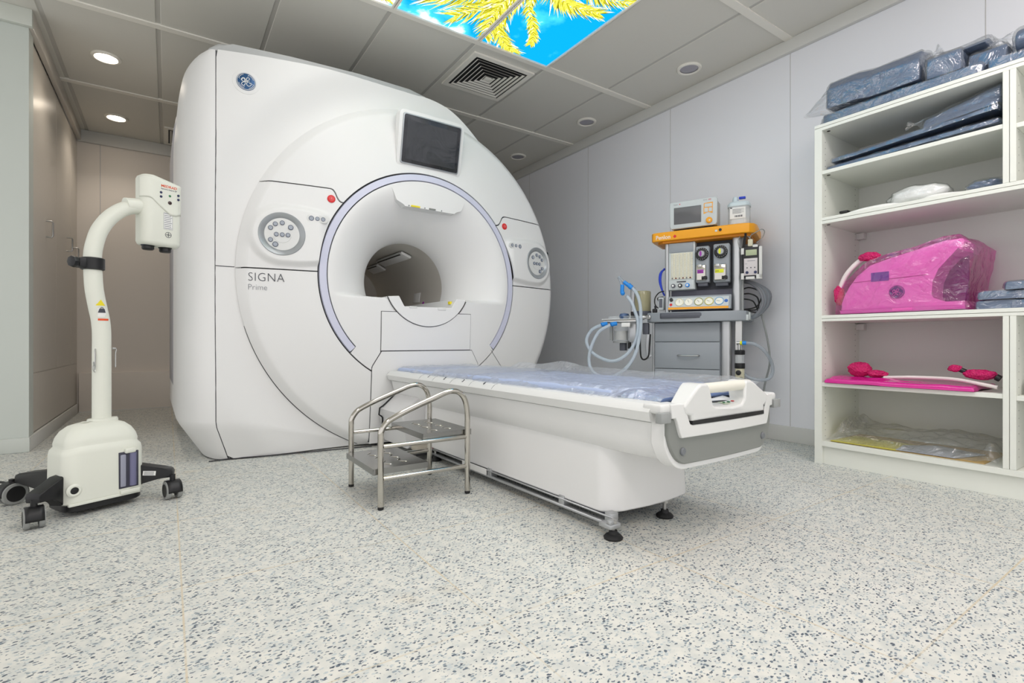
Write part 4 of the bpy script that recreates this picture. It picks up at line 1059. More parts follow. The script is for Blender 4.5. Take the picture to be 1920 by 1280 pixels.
# raised control plate with a curved lower edge
m = MB(); N = 40
def cpx(u, v):
    """hugs the rounded front; lower border curves down to the right"""
    P = hs(0, -.0028)[0]
    # front boundary from left side to right side
    F_ = [p for p in P if p[1] < .12]; F_.sort(key=lambda p: (p[0], 0))
    t = u * (len(F_) - 1); i = int(min(t, len(F_) - 2)); f = t - i
    x = F_[i][0] + (F_[i + 1][0] - F_[i][0]) * f; y = F_[i][1] + (F_[i + 1][1] - F_[i][1]) * f
    zl = 1.262 - .064 * sm(.15, .235, x) + .012 * sm(.25, .285, x)
    zt = 1.338 + .010 * (1 - sm(.19, .26, x)) 
    return (x, y, zl + (zt - zl) * v)
m.grid(cpx, N, 14); cpn = m.build('control_plate', M_ivory, hb, solid=.0028, ang=50)
def hm(x, z, lift=.0): return fy(x, .0692 - lift, z)
text('MEDRAD', .0150, hm(.196, 1.316), M_redst, cpn, 'maker_lettering', sx=1.05, offset=.0002)
text('Spectris Solaris EP', .0085, hm(.196, 1.306), M_inkl, cpn, 'model_lettering', offset=.0001)
for x, z, r, mm in ((.196, 1.291, .0052, M_navy), (.196, 1.273, .0052, M_navy), (.266, 1.293, .0050, M_navy), (.266, 1.275, .0050, M_navy), (.231, 1.283, .0048, M_green), (.231, 1.253, .0078, mat('brown key', (58, 40, 40), .3))):
    t = MB(hm(x, z)); t.lathe([(r, -.001), (r, .0012), (r * .6, .0022), (.0004, .0024)], n=18); t.build('control_button', mm, cpn)
t = MB(fy(.225, .0716, 1.172)); t.prism(rrect(.036, .072, .003), -.001, .0008, 'z'); lb = t.build('data_label', M_paper, hb)
t = MB(fy(.225, .0716, 1.172))
for k in range(9): t.box(-.015, (.012 if k % 3 else .015), -.032 + k * .0078, -.0295 + k * .0078, .0008, .0012)
for s in (-1, 1): t.box(s * .0175 - .0004, s * .0175 + .0004, -.035, .035, .0008, .0012); t.box(-.0175, .0175, s * .0355 - .0004, s * .0355 + .0004, .0008, .0012)
t.build('label_print', M_inkl, lb)
t = MB(fy(.226, .0712, 1.113)); t.torus((0, 0, 0), .0118, .0009, n=28, k=5); t.box(-.0011, .0011, -.009, .009, -.0004, .0006); t.box(-.009, .009, -.0011, .0011, -.0004, .0006); t.build('cross_emblem', M_ink, hb)
for x, z in ((.168, 1.064), (.236, 1.062)):
    t = MB(); t.lathe([(.026, .004), (.026, -.002)], (x, .118, z), n=28); kn = t.build('knob_collar', M_navy if x < .2 else M_black, hb)
    t = MB(); t.lathe([(.0215, .0), (.0225, -.004), (.0225, -.016), (.019, -.020), (.0005, -.021)], (x, .118, z), n=24); t.build('syringe_knob', M_black, kn)
# four legs with twin casters
def leg(p0, p1, wh, ang, big=False, label=None):
    d = Vector((p1[0] - p0[0], p1[1] - p0[1], 0)); L = d.length; a = math.atan2(d.y, d.x)
    M = Matrix.Translation((p0[0], p0[1], 0)) @ Matrix.Rotation(a, 4, 'Z')
    m = MB(M); pts = [(0, .055), (0, .158), (.03, .156), (L - .01, .128), (L + .018, .120), (L + .024, .108), (L + .022, .088), (L - .03, .084), (L * .45, .078), (L * .30, .050)]
    m.prism(pts, -.026, .026, 'y', .006, 2)
    lg = m.build('leg', M_black, ij, ang=35)
    if label:
        t = MB(M @ frame((L * .62, -.0262, .112), (1, 0, -.1), (0, -1, 0))); t.box(-.022, .022, -.009, .009, 0, .0006); q = t.build('leg_label', M_paper, lg)
        t = MB(M @ frame((L * .62, -.0268, .112), (1, 0, -.1), (0, -1, 0)))
        for k in range(3): t.box(-.018, .016, -.006 + k * .005, -.0042 + k * .005, 0, .0003)
        t.build('label_print', M_ink, q)
    Wm = Matrix.Translation((wh[0], wh[1], 0)) @ Matrix.Rotation(ang, 4, 'Z')
    rw = .043 if big else .037
    m = MB(Wm); w2 = .020
    m.grid(lambda u, v: ((rw + .003) * cos(pi * (1.15 * u - .1)), (v - .5) * (.050 if not big else .046), rw + (rw + .003) * sin(pi * (1.15 * u - .1))), 20, 5)
    hood_ = m.build('caster_hood', M_black, lg, solid=.004, ang=50)
    m = MB(Wm); m.cyl((0, 0, rw), (0, 0, .100), .010, n=14); m.box(-rw * .85, rw * .85, -.012, .012, rw * .7, rw * 1.75, .008, 3); m.build('caster_fork', M_black, hood_)
    for s in (-1, 1):
        m = MB(Wm); m.lathe([(rw * .72, -.009), (rw * .95, -.008), (rw, -.004), (rw, .004), (rw * .95, .008), (rw * .72, .009)], (0, s * w2, rw), (0, 1, 0), 36, cap=False); ty = m.build('caster_tyre', mat('grey tyre', (150, 152, 150), .5), hood_)
        m = MB(Wm); m.lathe([(rw * .73, -.008), (rw * .73, .008)], (0, s * w2, rw), (0, 1, 0), 30); m.build('caster_hub', M_black, hood_)
leg((-.14, .06), (-.226, .012), (-.240, .003), R(78))
leg((.06, .07), (.176, -.020), (.180, -.055), R(80), label=True)
leg((-.10, .15), (-.148, .385), (-.178, .425), R(10), big=True)
leg((.05, .15), (.19, .36), (.20, .38), R(40))
m = MB(); m.tube([(-.492, 2.80, .085), (-.54, 2.92, .056), (-.60, 3.03, .048), (-.70, 3.10, .040), (-.85, 3.16, .018), (-1.05, 3.2, .006), (-1.4, 3.3, .006)], .005, 8, smooth=6)
tag(m.build('power_cable', M_rubber, None), 'black power cable running off to the left behind the injector wheels', 'cable')
# ================================================================ ANAESTHESIA MACHINE
AO, AA = (2.917, 2.13, 0), R(-64)
am = thing('anaesthesia_machine', 'grey and orange anaesthesia trolley standing at the right wall', 'anaesthesia machine', AO, AA)
def A(): return MB()
def fa(x, z, y=0): return fy(x, y, z)
# trolley cabinet, drawers, posts
A().box(-.262, .170, .012, .30, .10, .78).build('cabinet_body', M_mach, am, bevel=.004)
for z0, z1, h in ((.650, .776, 0), (.467, .645, 1), (.284, .462, 1), (.11, .279, 1)):
    d = A().box(-.255, .165, -.004, .014, z0, z1, .002).build('drawer', M_mach, am)
    if h:
        t = A(); zc_ = (z0 + z1) / 2; t.tube([(-.098, -.004, zc_), (-.09, -.020, zc_), (-.03, -.030, zc_), (.03, -.020, zc_), (.038, -.004, zc_)], .0055, 10, smooth=4); t.build('drawer_handle', M_steel, d)
for x0, x1, nm in ((-.275, -.258, 'l'), (.170, .238, 'r')):
    t = A(); t.prism(rrect(x1 - x0, .06 if nm == 'r' else .03, .008 if nm == 'l' else .026, cx=(x0 + x1) / 2, cy=.022), .10, .78, 'z'); t.build('cabinet_post', M_alu, am)
t = A(); t.box(-.28, .26, -.02, .31, .085, .11, .01); t.build('trolley_base', M_machd, am)
for x in (-.24, .22):
    for y in (.0, .28):
        t = A(); t.lathe([(.035, -.012), (.04, -.008), (.04, .008), (.035, .012)], (x, y, .04), (1, 0, 0), 24); w_ = t.build('caster', M_rubber, am)
        t = A(); t.box(x - .018, x + .018, y - .02, y + .02, .04, .09, .004); t.build('caster_fork', M_grey, w_)
# work surface with a curved front and a recessed pull
pts = [(-.31, .02), (-.30, -.03), (-.26, -.055), (-.1, -.068), (.1, -.068), (.27, -.055), (.325, -.02), (.335, .03), (.335, .31), (-.31, .31)]
t = A(); t.prism(pts, .782, .848, 'z', .008, 3); wt = t.build('work_surface', M_mach, am)
t = A(); t.grid(lambda u, v: (-.205 + .27 * u, -.063 - .014 * sin(pi * u) ** .5 - .004 * (1 if .25 < v < .9 else 0), .806 + .036 * v), 24, 6); t.build('surface_pull', M_machd, wt, solid=.004)
t = A(); t.box(.335, .345, .02, .30, .79, .84, .003); t.box(.315, .338, -.02, .06, .785, .822, .003); t.build('side_rail', M_machl, wt)
for x in (-.285,):
    t = A(); t.lathe([(.017, 0), (.017, .012), (.013, .016), (.0005, .016)], (x, -.042, .818), (-.3, -1, 0), 24); t.build('rail_bolt', M_steel, wt)
# uprights and back panel
t = A(); t.prism(rrect(.030, .034, .012, cx=-.176, cy=.03), .845, 1.345, 'z'); t.build('left_column', M_alu, am)
t = A(); t.prism(rrect(.054, .05, .02, cx=.266, cy=.03), .845, 1.345, 'z'); cr = t.build('right_column', M_alu, am)
t = A(); t.box(.292, .305, .03, .06, .80, 1.33); t.build('column_track', M_grey, cr)
t = A(); t.box(-.16, .245, .075, .26, .85, 1.33); t.build('back_panel', mat('blue grey back panel', (112, 112, 126), .5), am, bevel=.003)
t = A(); t.box(.012, .242, .068, .08, 1.00, 1.335); t.build('dark_back_plate', mat('dark charcoal panel', (52, 54, 62), .5), am)
# orange top tray
pts = [(-.275, .05), (-.275, -.005), (-.262, -.022), (-.23, -.030), (.30, -.052), (.345, -.048), (.372, -.02), (.385, .03), (.39, .30), (-.275, .30)]
t = A(); t.prism(pts, 1.338, 1.398, 'z', .006, 3); ot = t.build('top_tray', M_orange, am)
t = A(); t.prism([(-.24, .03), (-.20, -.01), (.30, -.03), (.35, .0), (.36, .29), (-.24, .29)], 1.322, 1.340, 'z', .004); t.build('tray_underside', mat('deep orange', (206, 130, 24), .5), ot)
ang = math.atan2(-.022, .53)
Mo = frame((-.243, -.0302, 1.349), (.53, -.022, 0), (-.022 / .53, -1, 0))
text('Penlon', .040, Mo, M_paper, ot, 'maker_lettering', offset=.0002, sx=.92)
t = MB(Mo @ Matrix.Translation((.130, .012, 0)) @ Matrix.Rotation(R(45), 4, 'Z')); t.box(-.0085, .0085, -.0085, .0085, 0, .001); t.build('red_diamond', M_red, ot)
t = MB(frame((.175, -.048, 1.372), (1, -.04, 0), (0, -1, 0))); t.lathe([(.009, 0), (.009, .003), (.006, .004), (.0004, .003)], n=20); t.build('power_key', M_black, ot)
t = MB(frame((.150, -.047, 1.368), (1, -.04, 0), (0, -1, 0))); t.box(-.007, .007, -.006, .006, 0, .001); t.build('grey_mark', M_machl, ot)
# flowmeter block
t = A(); t.box(-.162, .012, .0, .09, 1.000, 1.322, .006, 3); fm = t.build('flowmeter_block', M_machl, am)
t = A(); t.box(-.158, .000, -.005, .01, 1.255, 1.318, .004); t.build('flowmeter_cap', M_mach, fm)
t = A(); t.box(-.160, .008, -.012, .0, 1.000, 1.065, .006, 3); t.build('flow_control_bar', M_machl, fm)
t = A(); t.box(-.146, -.004, -.003, .004, 1.075, 1.250); sc_ = t.build('scale_panel', mat('cream scale', (222, 218, 196), .4), fm)
for k in range(6):
    x = -.136 + k * .0235
    t = A(); t.cyl((x, -.006, 1.082), (x, -.006, 1.246), .0045, n=12); t.build('flow_tube', M_glass, sc_)
    t = A()
    for q in range(16): t.box(x + .006, x + (.012 if q % 4 else .015), -.0036, -.003, 1.088 + q * .0098, 1.0892 + q * .0098)
    t.build('tube_scale', M_inkl, sc_)
    t = A(); t.ball((x, -.007, 1.080), .005, n=10); t.build('float_ball', mat('dark red float', (120, 40, 44), .4) if k % 2 else M_inkl, sc_)
t = A(); t.box(-.105, -.045, -.0135, -.011, 1.050, 1.058); t.build('label_strip', M_ink, fm)
for x, mm in ((-.128, M_machd), (-.082, M_black), (-.034, M_blue)):
    t = MB(fa(x, 1.028, -.010)); t.lathe([(.014, 0), (.014, .012), (.012, .018), (.0005, .018)], n=14); k_ = t.build('flow_knob', mm, fm)
    t = MB(fa(x, 1.028, -.029)); t.lathe([(.007, 0), (.0005, .0012)], n=12); t.build('knob_cap', M_paper, k_)
# two vaporisers
def vap(x0, x1, z0, z1, colr, txt):
    xm = (x0 + x1) / 2
    t = A(); t.box(x0, x1, -.020, .075, z0, z1, .010, 3); v_ = t.build('vaporiser', M_mach, am)
    w = x1 - x0
    t = MB(fa(xm - .002, z1 - .055, -.021)); t.lathe([(.041, 0), (.041, .012), (.037, .018), (.033, .019)], n=40, cap=True); d = t.build('dial_ring', M_black, v_)
    t = MB(fa(xm - .002, z1 - .055, -.021))
    for k in range(14):
        a = R(-120 + k * 21); t.box(.036 * cos(a) - .001, .036 * cos(a) + .001, .036 * sin(a) - .0015, .036 * sin(a) + .0015, .0185, .0192)
    t.build('dial_figures', M_paper, d)
    t = MB(fa(xm - .002, z1 - .055, -.038)); t.lathe([(.022, 0), (.021, .012), (.018, .016), (.0005, .016)], n=28); d = t.build('dial_knob', M_silv, v_)
    t = MB(fa(xm - .006, z1 - .055, -.054)); t.prism([(.007 * cos(a), .018 * sin(a)) for a in [2 * pi * i / 20 for i in range(20)]], 0, .002, 'z'); t.build('dial_mark', colr, d)
    t = A(); t.box(x0 + .006, x1 - .020, -.034, -.015, z0 + .012, z0 + .118, .006, 3); f_ = t.build('filler_front', M_chrome, v_)
    t = A(); t.box(x0 + .018, x0 + .040, -.040, -.03, z0 + .100, z0 + .118, .003); t.build('filler_catch', M_steel, f_)
    t = A(); t.box(x0 + .013, x1 - .034, -.0355, -.033, z0 + .060, z0 + .084, .001); l_ = t.build('agent_label', colr, f_)
    text(txt, .012, fa(x0 + .015, z0 + .068, -.0357), M_ink, l_, 'agent_lettering', sx=.8)
    t = A(); t.cyl((x1 - .045, -.04, z0 + .028), (x1 - .012, -.035, z0 + .028), .011, n=16); t.lathe([(.012, 0), (.012, .02), (.0005, .02)], (x1 - .022, -.03, z0 + .028), (0, -1, 0), 16); t.build('filler_screw', M_black, v_)
    t = A(); t.box(x0 + .012, x1 - .012, -.005, .06, z0 - .022, z0 + .002, .004); t.build('vaporiser_foot', M_machd, v_)
vap(.018, .104, 1.040, 1.282, M_purple, 'HALO')
vap(.128, .228, 1.036, 1.288, M_lime, 'ISOFL')
# gauge panel
t = A(); t.prism([(-.06, .862), (.03, .862), (.03, .955), (-.02, .955)], -.158, .238, 'x', .003); gp = t.build('gauge_panel', M_mach, am)
Mg = frame((.04, -.0415, .908), (1, 0, 0), (0, -.093, -.04 * -1)); Mg = frame((.04, -.0405, .909), (1, 0, 0), (0, -.093, .04))
t = MB(Mg); t.box(-.192, .185, -.032, .038, 0, .0015); t.build('gauge_face', M_machl, gp)
t = MB(Mg); t.box(-.192, .185, -.049, -.034, 0, .0022); t.build('orange_band', M_orange, gp)
for x, mm in ((-.122, mat('cream gauge', (232, 228, 200), .4)), (-.062, M_paper), (.002, mat('gauge olive', (176, 178, 110), .4)), (.066, mat('gauge yellow', (210, 200, 90), .4)), (.128, mat('gauge blue', (120, 176, 222), .4))):
    t = MB(Mg); t.lathe([(.028, 0), (.028, .006), (.025, .008), (.024, .005)], (x, .003, 0), n=32, cap=False); gg = t.build('pressure_gauge', mm, gp)
    t = MB(Mg); t.lathe([(.0245, .001), (.0245, .004), (.0005, .0042)], (x, .003, 0), n=28); t.build('gauge_dial', mat('gauge cream face', (236, 234, 220), .3), gg)
    t = MB(Mg @ Matrix.Translation((x, .003, .0052)) @ Matrix.Rotation(R(40 + 300 * x), 4, 'Z')); t.box(-.0008, .0008, -.004, .017, 0, .0005); t.build('gauge_needle', M_ink, gg)
t = MB(Mg); t.lathe([(.011, 0), (.011, .003), (.0005, .0035)], (.170, .004, 0), n=20); t.build('blue_symbol', mat('symbol blue', (50, 100, 180), .4), gp)
t = MB(Mg); t.lathe([(.012, 0), (.011, .014), (.0005, .014)], (-.176, .022, 0), n=12); t.build('selector_knob', M_black, gp)
t = MB(Mg); t.lathe([(.009, 0), (.009, .006), (.0005, .009)], (-.176, -.014, 0), n=16); t.build('red_lamp', M_red, gp)
# suction regulator and canister on the right flank
t = A(); t.box(.258, .300, .0, .05, .35, .80); t.build('suction_rail', M_steel, am, bevel=.003)
t = A(); t.lathe([(.026, .30), (.027, .31), (.027, .478), (.024, .482)], (.288, -.02, 0), n=28); sj = t.build('suction_tube_body', M_cream, am)
t = A(); t.lathe([(.030, .478), (.031, .482), (.031, .508), (.030, .512)], (.288, -.02, 0), n=28); t.lathe([(.030, .566), (.031, .570), (.031, .590), (.026, .596)], (.288, -.02, 0), n=28); t.build('suction_collar', M_black, sj)
t = A(); t.lathe([(.026, .510), (.026, .568)], (.288, -.02, 0), n=28); t.build('suction_glass', M_glass, sj)
t = MB(fa(.283, .452, -.046)); t.lathe([(.016, 0), (.016, .008), (.010, .010), (.0005, .010)], n=20); t.build('suction_dial', M_black, sj)
text('ON', .010, fa(.292, .420, -.0475), M_ink, sj, 'dial_lettering')
t = A(); t.cyl((.285, -.02, .595), (.285, -.02, .645), .009, n=12); t.cyl((.27, -.02, .640), (.296, -.02, .640), .012, n=12); t.build('regulator_valve', M_steel, am)
t = A(); t.cyl((.292, -.022, .640), (.304, -.024, .641), .0125, n=16); t.build('yellow_collar', M_lime, am)
t = A(); t.cyl((.304, -.024, .641), (.326, -.026, .641), .0125, n=16); t.build('blue_connector', M_blue, am)
t = A(); t.tube([(.325, -.026, .641), (.37, -.02, .635), (.42, .0, .60), (.462, .03, .53), (.472, .05, .46), (.450, .04, .415), (.40, .02, .405), (.34, .01, .42), (.30, .02, .45)], .0105, 14, smooth=6); t.build('suction_hose', M_hose2, am)
# bundle of grey hoses hanging behind the right column
rr = random.Random(3)
for k in range(5):
    dx = .012 * k; t = A()
    t.tube([(.30, .10 + .02 * k, 1.05), (.345 + dx * .5, .08 + .015 * k, 1.03), (.40 + dx, .07 + .012 * k, .97), (.415 + dx * .6, .07 + .01 * k, .89), (.37 + dx * .3, .09, .82), (.32, .12, .80)], .010 + .003 * (k % 2), 12, smooth=5)
    t.build('grey_hose', mat('translucent grey hose', (150, 156, 164), .2, alpha=.7) if k % 2 else mat('grey hose', (126, 128, 134), .35), am)
for k in range(3):
    t = A(); t.tube([(.29, .08, .99 - .03 * k), (.34, .07, 1.0 - .04 * k), (.405 - .02 * k, .08, .96 - .03 * k), (.38, .1, .88 - .02 * k), (.30, .1, .86)], .0045, 8, smooth=5); t.build('black_cable', M_rubber, am)
t = A(); t.tube([(.39, .12, .87), (.415, .12, .78), (.445, .13, .62), (.45, .14, .50), (.42, .15, .36), (.40, .16, .2)], .006, 10, smooth=5); t.build('wall_lead', M_grey, am)
# gas analyser clipped to the right column
ga = thing('gas_analyser', 'small black handheld gas analyser hanging at the right column of the anaesthesia trolley', 'gas monitor', (0, 0, 0), 0)
ga.matrix_world = Matrix.Translation(AO) @ Matrix.Rotation(AA, 4, 'Z')
Mx = Matrix.Translation((.352, .0, 0))
def X(): return MB(Mx)
X().box(-.052, .052, -.015, .025, 1.055, 1.255, .006, 3).build('analyser_body', M_black, ga)
for x0, x1, z0, z1 in ((-.058, -.040, 1.205, 1.245), (-.058, -.040, 1.045, 1.085), (-.030, .022, 1.045, 1.062), (.046, .064, 1.05, 1.25), (.01, .04, 1.246, 1.262), (.03, .064, 1.045, 1.075)):
    X().box(x0, x1, -.020, .01, z0, z1, .002).build('holder_clip', M_trim, ga)
X().box(-.030, .034, -.0165, -.014, 1.196, 1.232, .001).build('lcd', mat('green lcd', (176, 186, 150), .3), ga)
p_ = X().box(-.040, .038, -.0165, -.014, 1.070, 1.178, .001).build('keypad', mat('pale pink keypad', (208, 202, 202), .45), ga)
t = X(); t.box(-.02, .025, -.0172, -.0165, 1.160, 1.163); t.box(-.034, -.022, -.0172, -.0165, 1.142, 1.144); t.build('keypad_print', M_inkl, p_)
for x in (-.022, .0, .022): t = MB(fa(.352 + x, 1.118, -.0165)); t.lathe([(.004, 0), (.0004, .002)], n=10); t.build('keypad_led', M_ink, p_)
for x in (-.022, .026): t = MB(fa(.352 + x, 1.088, -.0165)); t.lathe([(.009, 0), (.009, .005), (.0004, .006)], n=16); t.build('keypad_knob', M_navy, p_)
X().box(-.018, .010, -.012, .012, 1.255, 1.300, .003).build('cable_plug', M_cream, ga)
for k, P in enumerate(([(-.01, 0, 1.295), (.0, -.01, 1.325), (.035, -.005, 1.345), (.062, .01, 1.36), (.075, .03, 1.345), (.06, .04, 1.31), (.03, .03, 1.28)], [(0.003, 0, 1.295), (-.03, -.01, 1.33), (-.06, -.02, 1.325), (-.075, -.01, 1.29), (-.06, .0, 1.25)])):
    t = X(); t.tube(P, .0028, 8, smooth=5); t.build('analyser_lead', M_grey, ga)
t = X(); t.tube([(-.03, -.02, 1.345), (-.035, -.01, 1.31), (-.045, 0, 1.25)], .008, 8); t.build('strap', M_black, ga)
# absorber and breathing circuit on the left arm
ab = A(); ab.cyl((-.31, -.03, .818), (-.36, -.05, .818), .010, n=16); ab.cyl((-.32, -.035, .818), (-.345, -.045, .818), .017, n=20); ab.build('swing_arm', M_steel, am)
ab = A(); ab.box(-.60, -.36, -.10, .06, .782, .802, .004); bl = ab.build('absorber_block', M_steel, am)
ab = A(); ab.box(-.605, -.355, -.105, .065, .804, .809, .001); ab.build('top_plate', M_paper, bl)
ab = A(); ab.lathe([(.045, 0), (.045, .018), (.040, .022), (.0005, .022)], (-.535, -.03, .809), n=32); ab.lathe([(.045, 0), (.045, .018), (.040, .022), (.0005, .022)], (-.425, -.03, .809), n=32); ab.build('valve_dome', M_glass, bl)
ab = A(); ab.lathe([(.030, .812), (.038, .83), (.030, .85), (.0005, .856)], (-.480, .02, 0), n=24); ab.build('blue_valve', mat('dusky blue valve', (86, 110, 150), .3), bl)
ab = A(); ab.box(-.46, -.40, -.112, -.10, .752, .780, .002); ab.build('valve_plate', M_paper, bl)
ab = A(); ab.cyl((-.40, -.02, .80), (-.40, -.02, .86), .020, n=20); ab.build('rod_base', M_black, bl)
ab = A(); ab.cyl((-.405, -.02, .855), (-.405, -.02, .96), .0135, n=20); ab.cyl((-.405, -.02, .958), (-.405, -.02, 1.03), .0165, n=20); ab.build('pressure_column', M_alu, bl)
ab = A(); ab.box(-.45, -.418, -.03, -.01, .945, .965, .003); ab.build('column_lug', M_paper, bl)
ab = A(); ab.lathe([(.062, .862), (.064, .868), (.064, 1.005), (.060, 1.012)], (-.375, .10, 0), n=40); ab.build('bellows_cylinder', M_smoke, am)
ab = A(); ab.lathe([(.067, .84), (.067, .868)], (-.375, .10, 0), n=40); ab.build('bellows_base', M_machd, am)
ab = A(); ab.lathe([(.050, .655), (.052, .66), (.052, .752), (.050, .756)], (-.49, -.02, 0), n=36, cap=False); ab.build('absorber_canister', M_glass, bl)
ab = A(); ab.lathe([(.046, .662), (.046, .725)], (-.49, -.02, 0), n=32); ab.build('soda_lime', mat('soda lime granules', (206, 204, 198), .9, bump=(220, .6)), bl)
ab = A(); ab.lathe([(.058, .640), (.058, .654)], (-.49, -.02, 0), n=36); ab.box(-.545, -.54, -.07, -.05, .655, .78); ab.box(-.56, -.545, -.07, -.03, .66, .76); ab.build('canister_clamp', M_grey, bl)
ab = A(); ab.box(-.415, -.37, -.07, -.03, .645, .775, .003); ab.build('absorber_bracket', M_alu, bl)
ab = A(); ab.box(-.50, -.46, -.03, .03, .585, .64, .004); ab.build('drain_block', M_machd, bl)
ab = A(); ab.cyl((-.43, -.02, .60), (-.43, -.02, .645), .012, n=14); ab.cyl((-.385, -.02, .59), (-.385, -.02, .65), .009, n=14); ab.build('drain_valve', M_black, bl)
for x in (-.575, -.505):
    ab = A(); ab.cyl((x + .01, -.11, .776), (x - .022, -.14, .768), .015, n=18, bev=.003); ab.build('hose_connector', M_blue, am)
H1 = [(-.595, -.145, .767), (-.66, -.16, .73), (-.695, -.17, .66), (-.66, -.18, .585), (-.58, -.19, .535), (-.50, -.19, .515), (-.43, -.18, .54), (-.375, -.16, .60), (-.340, -.15, .68), (-.335, -.14, .78), (-.36, -.13, .86), (-.385, -.12, .92), (-.42, -.12, .965)]
H2 = [(-.527, -.145, .765), (-.60, -.17, .72), (-.645, -.19, .63), (-.665, -.20, .53), (-.64, -.21, .45), (-.56, -.22, .405), (-.48, -.21, .415), (-.40, -.20, .47), (-.345, -.18, .56), (-.32, -.16, .68), (-.315, -.14, .80), (-.325, -.13, .91), (-.35, -.12, .98), (-.385, -.11, 1.02)]
for P in (H1, H2):
    ab = A(); ab.tube(P, .0125, 12, smooth=22, rib=.86); ab.build('breathing_hose', M_hose, am, smooth=True, ang=80)
ab = A(); ab.cyl((-.405, -.115, 1.035), (-.44, -.12, 1.065), .0135, n=16, bev=.003); ab.cyl((-.39, -.11, 1.02), (-.41, -.115, 1.045), .016, n=16, bev=.003); ab.cyl((-.45, -.12, 1.045), (-.452, -.12, .985), .0135, n=16, bev=.003); ab.ball((-.448, -.12, .985), .016, n=12); ab.ball((-.392, -.11, 1.026), .017, n=12); ab.build('blue_elbow', M_blue, am)
ab = A(); ab.cyl((-.44, -.12, 1.062), (-.478, -.12, 1.10), .010, .012, n=14); ab.cyl((-.452, -.12, 1.04), (-.475, -.12, 1.095), .009, n=14); ab.build('patient_elbow', M_hose2, am)
ab = A(); ab.tube([(-.345, -.05, .80), (-.345, -.055, .70), (-.342, -.055, .58), (-.335, -.05, .535), (-.315, -.045, .525), (-.29, -.04, .55), (-.285, -.03, .62), (-.285, -.01, .70)], .0055, 10, smooth=5); ab.build('black_gas_hose', M_rubber, am)
ab = A(); ab.box(-.34, -.30, -.01, .03, .70, .78, .004); ab.build('arm_socket', M_machd, am)
ab = A(); ab.tube([(-.30, .0, .70), (-.305, .0, .62), (-.302, .0, .56), (-.29, 0, .54)], .016, 12, smooth=4); ab.build('reservoir_tail', mat('pale bag', (206, 208, 212), .4), am)
# blue coil and black cables on the left
for k in range(3):
    ab = A(); ab.tube([(-.20, .05 + .01 * k, 1.16), (-.222 - .004 * k, .05, 1.13), (-.228 - .004 * k, .05, 1.07), (-.215, .05, 1.0), (-.20, .05, .97)], .006, 8, smooth=4); ab.build('blue_coil', M_dblue, am)
ab = A(); ab.tube([(-.20, .03, 1.0), (-.235, .03, .99), (-.262, .03, .955), (-.262, .03, .91), (-.24, .03, .885), (-.215, .03, .90), (-.245, .03, .95), (-.205, .03, .96)], .004, 8, smooth=6); ab.build('mains_cable', M_rubber, am)
ab = A(); ab.box(-.275, -.245, .0, .03, .85, .878, .005); ab.box(-.262, -.25, .01, .02, .875, .90); ab.build('mains_plug', M_black, am)
ab = A(); ab.box(-.232, -.198, .0, .05, .868, .955, .003); ab.build('rail_bracket', M_machl, am)
ab = A(); ab.box(-.226, -.204, -.003, .0, .885, .945); ab.build('bracket_window', M_machd, am)

# ventilator display standing on the orange tray
vm = thing('ventilator_monitor', 'grey ventilator monitor with orange keys on the orange top tray', 'monitor', (0, 0, 0), 0)
vm.matrix_world = Matrix.Translation(AO) @ Matrix.Rotation(AA, 4, 'Z')
vx0, vx1, vz0, vz1 = -.150, .155, 1.410, 1.596
t = A(); pts = [(vx0 + .012, vz0), (vx1 - .012, vz0 + .004), (vx1 - .002, vz0 + .02), (vx1, vz1 - .012), (vx1 - .01, vz1), (vx0 + .01, vz1 - .004), (vx0, vz1 - .015), (vx0 + .002, vz0 + .015)]
t.prism(pts, -.030, .0, 'y', .006, 3); fb = t.build('front_bezel', M_machl, vm)
t = A(); t.prism([(vx0 + .01, vz0 + .008), (vx1 - .008, vz0 + .008), (vx1 - .008, vz1 - .008), (vx0 + .01, vz1 - .008)], -.004, .17, 'y', .012, 3); t.build('rear_case', mat('case grey', (186, 186, 180), .4), vm)
t = A(); t.box(vx0 + .03, vx1 - .03, .0, .15, 1.398, 1.42); t.build('foot_plinth', M_black, vm)
t = A(); t.box(vx0 + .03, vx0 + .205, -.0325, -.028, vz0 + .030, vz0 + .142, .001); t.build('display', mat('grey display', (92, 92, 94), .25), fb)
t = MB(fa(.105, 1.445, -.030)); t.lathe([(.020, 0), (.019, .012), (.015, .015), (.0005, .014)], n=30); kk = t.build('rotary_knob', M_orange, fb)
t = MB(fa(.110, 1.443, -.0445)); t.lathe([(.006, 0), (.0004, .001)], n=16); t.build('knob_cap', M_machl, kk)
t = MB(fa(.100, 1.530, -.031)); t.prism([(-.030, -.040), (-.0, -.030), (.026, -.040), (.028, .034), (-.028, .030)], 0, .0012, 'z'); ks = t.build('key_panel', M_orange, fb)
for x0, x1, y0, y1 in ((-.024, .023, .003, .026), (-.025, -.002, -.030, -.002), (.002, .023, -.028, -.002)):
    t = MB(fa(.100, 1.530, -.031)); t.box(x0, x1, y0, y1, .001, .0022, .0008); t.build('key', M_machl, ks)
text('Penlon', .010, fa(vx0 + .028, vz1 - .026, -.0302), M_inkl, fb, 'maker_lettering')
t = MB(fa(vx0 + .068, vz1 - .022, -.0302) @ Matrix.Rotation(R(45), 4, 'Z')); t.box(-.003, .003, -.003, .003, 0, .0008); t.build('red_diamond', M_red, fb)
text('AV-S', .011, fa(.068, vz1 - .018, -.0302), M_inkl, fb, 'model_lettering'); text('MRI', .012, fa(.098, vz1 - .018, -.0302), M_red, fb, 'model_lettering')
